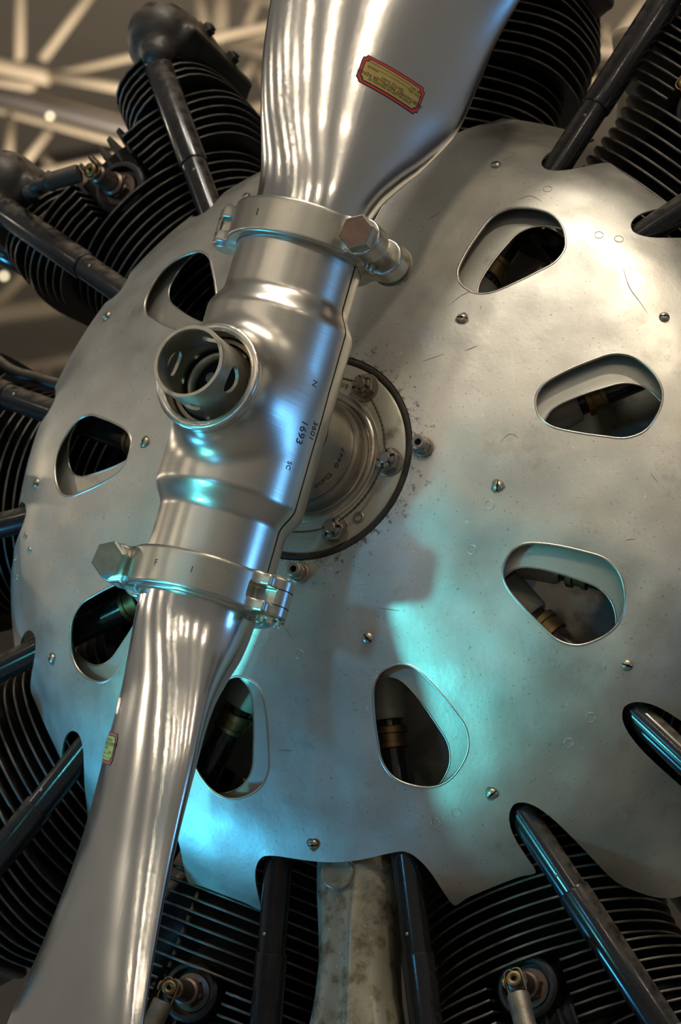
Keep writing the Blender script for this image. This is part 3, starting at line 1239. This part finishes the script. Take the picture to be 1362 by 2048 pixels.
DC, DN, _, _ = blade_hit(784, 168)
_l = (blade_hit(735, 105)[0] + blade_hit(710, 157)[0]) / 2
_r = (blade_hit(858, 180)[0] + blade_hit(833, 230)[0]) / 2
_u = (blade_hit(710, 157)[0] + blade_hit(833, 230)[0]) / 2
_d = (blade_hit(735, 105)[0] + blade_hit(858, 180)[0]) / 2
if DN.y > 0:
    DN = -DN
DX = (_l - _r)
DYv = (_u - _d)
DW, DH = DX.length, DYv.length
DX = (DX - DN * DX.dot(DN)).normalized()
DYv = DN.cross(DX).normalized()
print('DECAL', DC, DW, DH)


def on_blade(x, y, h):
    p = DC + DX * x + DYv * y
    loc, nrm, _, _ = bvh.ray_cast(p + DN * .03, -DN)
    if loc is None:
        loc, nrm, _, _ = bvh.find_nearest(p)
    return loc + DN * h


def notched(w, h, r, n=6):
    out = []
    for (cx, cy, a0) in ((w / 2, h / 2, 270), (-w / 2, h / 2, 0), (-w / 2, -h / 2, 90), (w / 2, -h / 2, 180)):
        arc = []
        for k in range(n + 1):
            a = math.radians(a0 - 90 * k / n) if True else 0
            arc.append((cx + r * math.cos(a), cy + r * math.sin(a)))
        out += arc
    return out


def flat_patch(poly, h, matname, parent, name, step=.0026):
    P = np.array(poly)
    g = [(x, y) for x in np.arange(P[:, 0].min(), P[:, 0].max(), step) for y in np.arange(P[:, 1].min(), P[:, 1].max(), step)]
    pts = np.array(g)
    keep = inpoly(pts, P)
    co = [Vector((float(a), float(b))) for a, b in poly] + [Vector((float(a), float(b))) for a, b in pts[keep]]
    v2, _, f2, _, _, _ = delaunay_2d_cdt(co, [(i, (i + 1) % len(poly)) for i in range(len(poly))], [], 0, 1e-8)
    F = [t for t in f2 if inpoly(np.array([[sum(v2[i].x for i in t) / 3, sum(v2[i].y for i in t) / 3]]), P)[0]]
    mb = MB()
    mb.add([on_blade(q.x, q.y, h) for q in v2], [tuple(t) for t in F], True)
    return put(name, mb.mesh(name, matname), parent)


def densify(poly, d):
    out = []
    for i in range(len(poly)):
        a = np.array(poly[i])
        b = np.array(poly[(i + 1) % len(poly)])
        k = max(1, int(np.linalg.norm(b - a) / d))
        for q in range(k):
            out.append(tuple(a + (b - a) * q / k))
    return out


def rectp(w, h):
    return [(-w / 2, -h / 2), (w / 2, -h / 2), (w / 2, h / 2), (-w / 2, h / 2)]


def add_decal(parent):
    d = flat_patch(densify(notched(DW, DH, .0032), .003), .00025, 'decal_black', parent, 'maker_decal')
    d['label'] = 'gold repair-shop decal with red and black border'
    flat_patch(densify(notched(DW - .0016, DH - .0016, .0031), .003), .00045, 'decal_red', d, 'red_border')
    flat_patch(densify(notched(DW - .0056, DH - .0056, .0030), .003), .00065, 'decal_black', d, 'black_line')
    flat_patch(densify(notched(DW - .0070, DH - .0070, .0030), .003), .00085, 'decal_gold', d, 'gold_field')
    lines = [('OVERHAULED OR REPAIRED BY', .0027, 0.000, .0066), ('NORTHWEST PROPELLER REPAIR', .00395, 0.0, .0033), ('SEATTLE, WASH.', .0027, 0.0, .0000), ('DWG. NO.', .0026, -.0225, -.0034), ('ANGLES', .0026, .0205, -.0034), ('SER. NO.', .0026, -.0225, -.0066)]
    mb = MB()
    for s, size, ox, oy in lines:
        V, F = text_geo(s, size * 1.15)
        mb.add([on_blade(x + ox, y + oy, .0011) for x, y, z in V], F, False)
    for (x0, x1, yy) in ((-.0165, .0145, -.0046), (-.0165, .0265, -.0078)):
        n = 12
        V = [on_blade(x0 + (x1 - x0) * i / n, yy + e * .00013, .0011) for i in range(n + 1) for e in (-1, 1)]
        mb.add(V, [(2 * i, 2 * i + 1, 2 * i + 3, 2 * i + 2) for i in range(n)], False)
    put('decal_lettering', mb.mesh('decal_lettering', 'decal_black'), d)
    return d


b1 = put('blade', blade_me, prop)
b1['label'] = 'upper propeller blade'
b2 = put('blade', blade_me, prop, rot=(0, math.pi, 0))
b2['label'] = 'lower propeller blade'
d1 = add_decal(b1)


def copy_tree(o, parent):
    c = o.copy()
    COL.objects.link(c)
    c.parent = parent
    for ch in list(o.children):
        copy_tree(ch, c)
    return c


copy_tree(d1, b2)

# --- blade clamps (upper one in blade coordinates, the lower turned by 180 degrees about Y)
ZC = .1525
HZ = .0160


def f_clamp(P):
    x, y, z = P[:, 0], P[:, 1], P[:, 2]
    rad = np.hypot(x, y)
    zz = np.abs(z - ZC)
    band = smax(np.maximum(rad - .0632, .0530 - rad), zz - HZ, .0022)
    # bolt ears at +x : front and rear
    ef = sd_cyl(P, (.0690, -.0330, ZC), (.0690, -.0125, ZC), .0165, .0015)
    eb = sd_cyl(P, (.0690, .0125, ZC), (.0690, .0330, ZC), .0165, .0015)
    lf = sd_box(P, (.0570, -.0225, ZC), (.013, .0100, HZ - .001), .002)
    lb = sd_box(P, (.0570, .0225, ZC), (.013, .0100, HZ - .001), .002)
    ear = np.minimum(smin(ef, lf, .004), smin(eb, lb, .004))
    # hinge at -x
    arm_f = sd_box(P, (-.0600, -.0150, ZC), (.0110, .0085, HZ), .002)
    arm_b = sd_box(P, (-.0600, .0120, ZC), (.0110, .0085, HZ), .002)
    kn = sd_cyl(P, (-.0690, -.004, ZC - HZ), (-.0690, -.004, ZC + HZ), .0128, .0008)
    hin = smin(smin(arm_f, kn, .005), arm_b, .005)
    d = smin(band, smin(ear, hin, .006), .006)
    d = np.maximum(d, .0534 - rad)
    # pocket between the hinge knuckles (front face)
    pocket = sd_box(P, (-.0640, -.0200, ZC), (.0105, .0085, .0062), .0012)
    d = np.maximum(d, -pocket)
    # parting gap on the bolt side
    gap = np.maximum(np.abs(y) - .0010, .050 - x)
    d = np.maximum(d, -gap)
    return d


P, F = surfnet(f_clamp, (-.088, -.070, ZC - .022), (.092, .070, ZC + .022), .00125)
mb = MB()
mb.add(P, F)
clamp_me = mb.mesh('blade_clamp', 'clamp_metal')
mb = MB()
MBolt = frame((.0690, -.0330, ZC), (0, -1, 0), (.9, 0, .35))
hexprism(mb, MBolt, .0158, .0120, .0018, facemi=1)
cyl(mb, (.0690, -.034, ZC), (.0690, -.0318, ZC), .0150, seg=28)
cyl(mb, (.0690, -.033, ZC), (.0690, .0440, ZC), .0090, seg=24)
bolt_me = mb.mesh('clamp_bolt', ['clamp_metal', 'brown_bolt_face'], sharp=.5)
mb = castle_nut(.0150, .0150)
mb.xform(frame((.0690, .0330, ZC), (0, 1, 0)))
cnut_me = mb.mesh('castle_nut', 'bolt_metal', sharp=.5)
mb = MB()
cyl(mb, (-.0690, -.004, ZC - HZ - .0016), (-.0690, -.004, ZC + HZ + .0030), .0068, seg=24, bev=.0008)
cyl(mb, (-.0690, -.004, ZC + HZ), (-.0690, -.004, ZC + HZ + .0018), .0100, seg=24, bev=.0005)
cyl(mb, (-.0690, -.004, ZC - HZ - .0018), (-.0690, -.004, ZC - HZ), .0105, seg=24, bev=.0005)
for k in range(6):
    a = k * math.pi / 3
    box(mb, Matrix.Translation((-.0690 + .0085 * math.cos(a), -.004 + .0085 * math.sin(a), ZC + HZ + .0035)) @ Matrix.Rotation(a, 4, 'Z'), .0032, .0046, .0045)
pin_me = mb.mesh('hinge_pin', 'clamp_metal', sharp=.6)
mb = MB()
for s in (-1, 1):
    lathe(mb, [(.0131, ZC + s * .0066 - .0004), (.0131, ZC + s * .0066 + .0004)], Matrix.Translation((-.0690, -.004, 0)), 40)
seam_me = mb.mesh('knuckle_seam', 'dark_void')


def on_clamp(ang0, z0, size_sign):
    def fn(x, y):
        ang = math.radians(ang0) + x / .0636 * size_sign
        return (.0636 * math.sin(ang), -.0636 * math.cos(ang), z0 + y * size_sign)
    return fn


for k in range(2):
    c = put('blade_clamp', clamp_me, prop, rot=(0, math.pi * k, 0))
    c['label'] = ('upper', 'lower')[k] + ' split clamp ring'
    bo = put('clamp_bolt', bolt_me, c)
    bo['label'] = 'hexagon bolt with brown head' if k == 0 else 'grey hexagon bolt'
    put('castle_nut', cnut_me, c)
    put('hinge_pin', pin_me, c)
    put('knuckle_seam', seam_me, c)
    if k == 0:
        wrap_text('1', .009, on_clamp(-14, ZC, 1), 'stamp_ink', c)
    else:
        wrap_text('F', .008, on_clamp(12, ZC, -1), 'stamp_ink', c)
        wrap_text('1', .008, on_clamp(-18, ZC, -1), 'stamp_ink', c)

# ------------------------------------------------------------------ crankcase behind the cover
cc = empty('crankcase', (0, .05, 0))
tag(cc, 'grey painted engine crankcase glimpsed through the holes of the nose cover', 'crankcase')
mb = MB()
lathe(mb, [(.05, .060), (.110, .055), (.150, .030), (.172, .000), (.180, -.010), (.184, -.030), (.205, -.045), (.240, -.060), (.272, -.075), (.272, -.29), (.20, -.33), (1e-4, -.33)], MY, 96)
put('case', mb.mesh('case', 'crankcase_paint', sharp=.7), cc)
mb = MB()
cyl(mb, (0, 0, .168), (0, 0, .206), .0195, .0165, seg=28, bev=.002)
boss_me = mb.mesh('tappet_boss', 'crankcase_paint', sharp=.7)
mb = MB()
hexprism(mb, Matrix.Identity(4), .010, .007, .001)
cyl(mb, (0, 0, 0), (0, 0, .012), .005, seg=12, bev=.001)
case_nut_me = mb.mesh('case_nut', 'brass', sharp=.5)
for a in CYLS:
    e, t = er_et(a - 1)
    e2, t2 = er_et(a + 17)
    put('case_nut', case_nut_me, cc, matrix=frame(e2 * .226 + Vector((0, .0, 0)), (0, -1, 0)))

# ------------------------------------------------------------------ pushrod tubes
TA, TB, TC_, TD = -.02697622, .24372863, .00248747, .19831857
TUNE = {(-100, -1): -.004, (-100, 1): -.003, (20, -1): .006, (20, 1): -.003, (140, -1): -.003, (140, 1): .006, (-20, 1): .0, (-60, 1): .002, (-60, -1): -.001}
WHERE = {(-140, -1): 'upper pushrod tube of the upper left cylinder, under the domed rocker box',
         (-140, 1): 'lower pushrod tube of the upper left cylinder, running to the left edge',
         (-100, -1): 'upper of the two pushrod tubes at the left edge, beside the cover',
         (-100, 1): 'lower of the two pushrod tubes at the left edge, halfway down the cover',
         (-60, -1): 'short stretch of pushrod tube below mid-left, entering a rounded notch of the cover',
         (-60, 1): 'pushrod tube at lower left with a bright teal streak, left of the lower blade',
         (-20, -1): 'pushrod tube hidden behind the lower propeller blade',
         (-20, 1): 'black pushrod tube left of the tan oil sump at the bottom',
         (20, -1): 'black pushrod tube right of the tan oil sump at the bottom',
         (20, 1): 'long dusty pushrod tube slanting to the lower right corner',
         (60, -1): 'pushrod tube in the notch at the right edge, lower right of the cover',
         (60, 1): 'pushrod tube of the right-hand cylinder, seen inside a cover hole',
         (100, -1): 'lower pushrod tube showing inside the right-hand cover hole',
         (100, 1): 'upper pushrod tube with brass ferrule inside the right-hand cover hole',
         (140, -1): 'short pushrod tube at the right edge, above the right-hand cover holes',
         (140, 1): 'long dusty pushrod tube rising to the upper right corner',
         (180, -1): 'pushrod tube of the top cylinder beside the right edge of the upper blade',
         (180, 1): 'pushrod tube of the top cylinder behind the upper blade'}


def tube_pt(deg, sg, r):
    e, t = er_et(deg - .978)
    return e * r + t * (sg * (TA + TB * r + TUNE.get((deg, sg), 0)) ) + Vector((0, TC_ + TD * r, 0))


p0 = tube_pt(20, 1, .2)
L_at = lambda r: (tube_pt(20, 1, r) - p0).length
mb = MB()
lathe(mb, [(.0112, 0), (.0124, .004), (.0124, L_at(.418)), (.0112, L_at(.418))], None, 28)
low_me = mb.mesh('lower_tube', 'black_enamel', sharp=.8)
mb = MB()
lathe(mb, [(.0124, L_at(.406)), (.0137, L_at(.406)), (.0141, L_at(.408)), (.0141, L_at(.5405)), (.0135, L_at(.543)), (.0122, L_at(.543))], None, 28)
up_me = mb.mesh('upper_sleeve', 'black_enamel', sharp=.8)
mb = MB()
lathe(mb, [(.0124, L_at(.54)), (.0129, L_at(.545)), (.0129, L_at(.60)), (1e-4, L_at(.60))], None, 28)
cap_me = mb.mesh('upper_collar', 'black_enamel', sharp=.8)
mb = MB()
lathe(mb, [(.0145, .0), (.0160, .001), (.0160, .006), (.0136, .0065), (.0136, .014), (.0150, .0145), (.0150, .0185), (.0124, .019)], None, 28)
fer_me = mb.mesh('ferrule', 'brass', sharp=.5)
mb = MB()
lathe(mb, [(.0016, 0), (.0014, .0007), (1e-5, .0011)], None, 8)
trv_me = mb.mesh('rivet', 'screw_metal')
for a in CYLS:
    for sg in (-1, 1):
        q0 = tube_pt(a, sg, .2)
        q1 = tube_pt(a, sg, .6)
        M = frame(q0, q1 - q0, (0, -1, 0))
        o = empty('pushrod_tube')
        o.matrix_world = M
        tag(o, WHERE[(a, sg)], 'pushrod tube', 'pushrod tubes')
        put('lower_tube', low_me, o)
        put('upper_sleeve', up_me, o)
        put('upper_collar', cap_me, o)
        f = put('ferrule', fer_me, o, loc=(0, 0, .022))
        f['label'] = 'tarnished brass ferrule'
        put('rivet', trv_me, o, matrix=frame((.0120, .0024, L_at(.39)), (1, .2, 0)))
        # tappet boss belongs to the crankcase
        Mb = frame(q0 - (q1 - q0).normalized() * .19, q1 - q0)
        b = put('tappet_boss', boss_me, cc)
        b.matrix_local = Matrix.Translation((0, -.05, 0)) @ Mb

# ------------------------------------------------------------------ cylinders with fins, heads, rocker boxes, plugs
YC = .21
R0 = .285   # radius of the cylinder foot


def outline_fin(fn, n=64):
    return [fn(2 * math.pi * k / n) for k in range(n)]


def fin_mesh(loop, inner, z, th=.0022, closed=True):
    """loop: outer outline [(x,y)], inner: same count; local z = height"""
    mb = MB()
    n = len(loop)
    V = []
    e = .0010
    for (pl, zz, k) in ((inner, z - th / 2, 0), (loop, z - th / 2, 1), (loop, z + th / 2, 1), (inner, z + th / 2, 0)):
        for (x, y) in pl:
            V.append((x, y, zz))
    rng = n if closed else n - 1
    F1, F2 = [], []
    for k in range(rng):
        k2 = (k + 1) % n
        F1.append((k, k2, n + k2, n + k))
        F2.append((n + k, n + k2, 2 * n + k2, 2 * n + k))
        F1.append((2 * n + k, 2 * n + k2, 3 * n + k2, 3 * n + k))
    if not closed:
        F1.append((0, n, 2 * n, 3 * n))
        F1.append((n - 1, 2 * n - 1, 3 * n - 1, 4 * n - 1))
    mb.add(V, F1, False, 0)
    o = len(mb.v) - len(V)
    for f in F2:
        mb.f.append(f)
        mb.sm.append(True)
        mb.mi.append(1)
    return mb.mesh('fin', ['fin_enamel', 'fin_edge'])


def superell(a, b, n=2.4):
    def fn(t):
        c, s = math.cos(t), math.sin(t)
        r = (abs(c / a) ** n + abs(s / b) ** n) ** (-1 / n)
        return (r * c, r * s)
    return fn


FINS = []   # meshes
r = .298
k = 0
while r < .452:
    # barrel: narrow foot, then full width
    rad = .0985 + .0110 * min(1, max(0, (r - .335) / .035)) + .008 * min(1, max(0, (r - .415) / .035))
    FINS.append(fin_mesh(outline_fin(lambda t: (rad * math.cos(t), rad * math.sin(t))), outline_fin(lambda t: (.074 * math.cos(t), .074 * math.sin(t))), r - R0))
    r += .0110
    k += 1
# a thicker shrouded band where barrel meets head
HEADF = []
while r < .508:
    # head fins: broken in front around the plug boss (front = local -Y)
    A = .128 + .016 * min(1, (r - .452) / .04)
    B = .113
    g0 = math.asin(min(.99, .034 / B))
    fn = superell(A, B, 2.5)
    angs = [-math.pi / 2 + g0 + (2 * math.pi - 2 * g0) * i / 70 for i in range(71)]
    loop = [fn(t) for t in angs]
    inn = [(x * .52, y * .52) for x, y in loop]
    # bend the ends inwards to the plug boss
    for e_ in (0, 1, -1, -2):
        x, y = loop[e_]
        loop[e_] = (x * (1.0 if abs(e_) > 0 else .96), y * .985)
    FINS.append(fin_mesh(loop, inn, r - R0, closed=False))
    r += .0102
while r < .574:
    q = (r - .508) / .066
    for s in (-1, 1):
        if s < 0 and r > .535:
            continue
        cx = s * (.0850 + .006 * q)
        ax = .0590 - .007 * q
        by = (.1080 if s > 0 else .0900) - .012 * q
        fn = superell(ax, by, 2.6)
        loop = [(cx + fn(2 * math.pi * i / 48)[0], fn(2 * math.pi * i / 48)[1] - .004) for i in range(48)]
        inn = [(cx + (x - cx) * .45, y * .45) for x, y in loop]
        FINS.append(fin_mesh(loop, inn, r - R0))
    r += .0102
mb = MB()
lathe(mb, [(.092, 0), (.108, 0), (.108, .008), (.078, .010), (.078, .17), (.072, .225), (1e-4, .235)], None, 48)
core_me = mb.mesh('barrel', 'cylinder_core', sharp=.7)
mb = MB()
for s in (-1, 1):
    V = []
    for (z, sc_) in ((.205, 1.0), (.262, .9), (.285, .8)):
        for i in range(32):
            a = 2 * math.pi * i / 32
            V.append((s * .088 + .040 * sc_ * math.cos(a), .085 * sc_ * math.sin(a), z))
    mb.add(V, [(i * 32 + k, i * 32 + (k + 1) % 32, (i + 1) * 32 + (k + 1) % 32, (i + 1) * 32 + k) for i in range(2) for k in range(32)] + [tuple(64 + k for k in range(32))])
lathe(mb, [(1e-4, .260), (.06, .250), (.100, .225), (.105, .205), (.070, .165)], Matrix.Scale(.9, 4, (0, 1, 0)), 40)
head_me = mb.mesh('head_core', 'cylinder_core')
# plug boss with vertical cooling ribs under it
mb = MB()
lathe(mb, [(.0270, -.070), (.0270, .0005), (.0245, .0030), (.0215, .0030), (.0205, -.006), (1e-4, -.006)], frame((0, -.1060, .1780), (0, -1, 0)), 36)
boss2_me = mb.mesh('plug_boss', 'fin_enamel', sharp=.6)
RIBS = []
for i, xx in enumerate((-.030, -.018, -.006, .006, .018, .030)):
    mb = MB()
    V = []
    for (z, y0) in ((.203, -.100), (.220, -.101), (.243, -.090), (.258, -.072)):
        for dx in (-.0013, .0013):
            V += [(xx * (1 + (z - .2) * 1.5) + dx, y0, z), (xx * (1 + (z - .2) * 1.5) + dx, -.03, z)]
    F = []
    for q in range(3):
        o = q * 4
        F += [(o, o + 4, o + 5, o + 1), (o + 2, o + 3, o + 7, o + 6), (o, o + 2, o + 6, o + 4)]
    F += [(0, 1, 3, 2), (12, 14, 15, 13)]
    mb.add(V, F, False)
    RIBS.append(mb.mesh('cooling_rib', 'fin_enamel'))
# spark plug: body along -Y out of the boss
mb = MB()
Mp = frame((0, -.100, .1780), (-.10, -1, .05))
hexprism(mb, Mp @ Matrix.Translation((0, 0, .004)), .0135, .010, .0012)
lathe(mb, [(.0170, 0), (.0170, .004), (.0120, .005), (.0120, .018), (.0098, .020), (.0098, .026), (.0088, .028), (.0088, .044), (.0070, .046), (.0070, .050), (1e-4, .050)], Mp, 28)
plug_me = mb.mesh('spark_plug', 'plug_steel', sharp=.5)
PT = Mp @ Vector((0, 0, .054))
mb = MB()
lathe(mb, [(.0022, -.0025), (.0062, -.0030), (.0068, 0), (.0062, .0030), (.0022, .0025)], frame(PT, (-.25, -1, 0)), 24, close=True)
for s in (-1, 1):
    tube(mb, smoothpath([PT + Vector((s * .0075, 0, .013)), PT + Vector((s * .0078, 0, .004)), PT + Vector((s * .0070, 0, -.006)), PT + Vector((s * .0022, 0, -.0085)), PT + Vector((0, 0, -.0070))], 5), .0008, 6)
lathe(mb, [(.0010, 0), (.0046, .0002), (.0046, .0016), (.0010, .0018)], frame(PT + Vector((.0078, 0, .001)), (1, 0, 0)), 18)
clip_me = mb.mesh('terminal_clip', 'brass')


def lead_mesh(drop):
    mb = MB()
    d = Vector(drop).normalized()
    a = PT + d * .012
    lathe(mb, [(1e-4, 0), (.0085, .0004), (.0092, .002), (.0092, .028), (.0098, .029), (.0098, .033), (.0080, .0335), (.0078, .036)], frame(a, d), 24)
    return mb


def cable_mesh(drop, pts):
    mb = MB()
    d = Vector(drop).normalized()
    a = PT + d * .046
    tube(mb, smoothpath([a, a + d * .015] + [Vector(p) for p in pts], 8), .0058, 10)
    return mb


fdown = lead_mesh((.06, 0, 1)).mesh('lead_ferrule', 'lead_ferrule', sharp=.6)
cdown = cable_mesh((.06, 0, 1), [(.006, -.130, .290), (.006, -.06, .36)]).mesh('ignition_lead', 'black_cable')


# rocker box: long domed casting running front to back over each valve
def rocker(s):
    def f(P):
        P = P.copy()
        P[:, 0] -= s * .1100
        a = sd_caps(P, (.018, -.088, .2960), (.016, -.030, .3000), .0330)
        b = sd_box(P, (.012, -.022, .290), (.0330, .0660, .0320), .018)
        c = sd_caps(P, (.012, .00, .288), (.012, .030, .282), .029)
        d = smin(smin(a, b, .02), c, .02)
        base = sd_box(P, (.010, -.030, .268), (.0380, .0680, .0060), .004)
        d = smin(d, base, .006)
        sock = sd_caps(P, (s * .0030, -.103, .268), (s * .003 + .006, -.084, .300), .0165)
        return smin(d, sock, .008)
    return f


RB = {}
RBV = {}
for s in (-1, 1):
    P, F = surfnet(rocker(s), (s * .11 - .06, -.135, .235), (s * .11 + .07, .12, .365), .0042)
    mb = MB()
    mb.add(P, F)
    RB[s] = mb.mesh('rocker_box', 'rocker_enamel')
    RBV[s] = BVHTree.FromPolygons([Vector(q) for q in P], F)
mb = MB()
hexprism(mb, Matrix.Identity(4), .0085, .008, .001)
cyl(mb, (0, 0, 0), (0, 0, .011), .0050, seg=14, bev=.001)
lathe(mb, [(.0115, 0), (.0115, .002), (.008, .0022)], None, 22)
rnut_me = mb.mesh('rocker_nut', 'rocker_enamel', sharp=.5)

CLAB = {20: 'black finned cylinder at the bottom right, with spark plug, right of the tan sump',
        60: 'black finned cylinder at the lower right edge, showing only through a cover notch',
        100: 'black finned cylinder out of frame at the right, behind the right-hand cover hole',
        140: 'black finned cylinder at the upper right edge, between two pushrod tubes',
        180: 'black finned cylinder at the top, right of the upper propeller blade',
        -140: 'black finned cylinder at the upper left, with domed rocker box and elbowed spark plug lead',
        -100: 'black finned cylinder at the left edge, level with the propeller hub',
        -60: 'black finned cylinder at the lower left, left of the lower propeller blade',
        -20: 'black finned cylinder at the bottom, between the lower blade and the tan sump'}
for a in CYLS:
    t = math.radians(a - .978)
    e, _ = er_et(a - .978)
    root = empty('engine_cylinder', e * R0 + Vector((0, YC, 0)), (0, math.pi - t, 0))
    tag(root, CLAB[a], 'engine cylinder', 'finned cylinders around the crankcase')
    put('barrel', core_me, root)
    put('head_core', head_me, root)
    for fm in FINS:
        put('fin', fm, root)
    put('plug_boss', boss2_me, root)
    for rm in RIBS:
        put('cooling_rib', rm, root)
    sp = put('spark_plug', plug_me, root)
    put('terminal_clip', clip_me, sp)
    if a == -140:
        dr = (-.84, -.05, .48)
        put('lead_ferrule', lead_mesh(dr).mesh('lead_ferrule', 'black_cable', sharp=.6), sp)
        put('ignition_lead', cable_mesh(dr, [(-.062, -.140, .218), (-.072, -.120, .240), (-.078, -.06, .262)]).mesh('ignition_lead', 'black_cable'), sp)
    else:
        put('lead_ferrule', fdown, sp)
        put('ignition_lead', cdown, sp)
    for s in (-1, 1):
        rb = put('rocker_box', RB[s], root)
        for q in ((s * .11 + .055, -.055, .284), (s * .11 + .050, -.004, .277), (s * .11 - .040, -.07, .285)):
            loc_, nn_, _, _ = RBV[s].find_nearest(Vector(q))
            if nn_.dot(Vector(q) - Vector((s * .11 + .012, -.02, .285))) < 0:
                nn_ = -nn_
            put('rocker_nut', rnut_me, rb, matrix=frame(loc_ - nn_ * .001, nn_))

# ------------------------------------------------------------------ oil sump, pipes, cables
sm = empty('oil_sump', (0, .085, -.33))
tag(sm, 'tan painted oil sump casting with brown stains between the two bottom cylinders', 'oil sump')


def f_sump(P):
    # local z downwards is negative
    h = -P[:, 2]
    w_ = np.interp(h, [-.05, .0, .03, .06, .085, .115, .15, .21], [.0385, .0385, .0370, .0342, .0330, .0355, .042, .053])
    d_ = np.interp(h, [-.05, .0, .05, .10, .145, .19, .26, .34], [.040, .040, .038, .036, .037, .042, .052, .058])
    d_ = d_ + .006 * np.exp(-((P[:, 0] - .008) / .007) ** 2) * np.clip((h - .01) / .05, 0, 1)
    q = ((np.abs(P[:, 0]) / w_) ** 2.6 + (np.abs(P[:, 1] - .012) / d_) ** 2.6) ** (1 / 2.6)
    d = (q - 1) * np.minimum(w_, d_) * .9
    return smax(d, np.abs(h - .14) - .17, .006)


P, F = surfnet(f_sump, (-.065, -.055, -.32), (.065, .08, .04), .0045)
mb = MB()
mb.add(P, F)
put('casting', mb.mesh('casting', 'sump_paint'), sm)
mb = MB()
lathe(mb, [(.0155, -.004), (.0155, .0032), (.0140, .0045), (.0120, .0040), (1e-4, .0035)], frame((-.006, -.0275, -.012), (0, -1, 0)), 32)
put('drain_boss', mb.mesh('drain_boss', 'sump_paint'), sm)
mb = MB()
lathe(mb, [(.0175, -.004), (.0175, .0035), (.0155, .0050), (.0080, .0045), (.0075, 0), (1e-4, 0)], frame((.004, -.043, -.215), (0, -1, 0)), 32)
put('drain_plug', mb.mesh('drain_plug', 'brass'), sm)


def loc_pt(a, r, tt, y):
    e, t = er_et(a - .978)
    return e * r + t * tt + Vector((0, y, 0))


def pipe(name, label, cat, pts, r, matname, group=None):
    P = smoothpath(pts, 8)
    c = P[0].copy()
    mb = MB()
    tube(mb, [p - c for p in P], r, 18)
    o = put(name, mb.mesh(name, matname), loc=c)
    tag(o, label, cat, group)
    return o


pipe('intake_pipe', 'glossy black intake pipe lit blue under the tube at the upper left', 'pipe',
     [ray_at(175, 590, .29), ray_at(95, 540, .265), ray_at(25, 508, .245), ray_at(-60, 462, .23)], .017, 'black_enamel', 'pipes')
pipe('intake_pipe', 'tan pipe behind the top cylinder, beside the long upper right tube', 'pipe',
     [loc_pt(180, .33, -.13, .33), loc_pt(180, .40, -.150, .33), loc_pt(180, .47, -.158, .33), loc_pt(180, .56, -.150, .33)][:4], .022, 'pipe_tan', 'pipes')
pipe('ignition_cable', 'thin black ignition cable lying above the upper tube at the left edge', 'cable',
     [loc_pt(-100, .36, -.092, .115), loc_pt(-100, .40, -.099, .115), loc_pt(-100, .43, -.104, .112), loc_pt(-100, .47, -.122, .112), loc_pt(-100, .52, -.132, .115)], .0055, 'black_cable', 'cables')

for _g, _lab in ((-40, 'added black pipe blocking the gap between the two lower left cylinders, behind the lower blade'), (40, 'added black pipe blocking the gap between the two lower right cylinders'), (-80, 'added black pipe blocking the gap between the two left-edge cylinders'), (80, 'added black pipe blocking the gap between the two right-hand cylinders')):
    pipe('gap_blocker_pipe', _lab, 'pipe', [loc_pt(_g, .26, 0, .34), loc_pt(_g, .36, 0, .345), loc_pt(_g, .46, 0, .34), loc_pt(_g, .58, .01, .31)], .047, 'fin_enamel', 'added gap blockers')  # added black pipes, block the background so the cylinder gaps stay dark
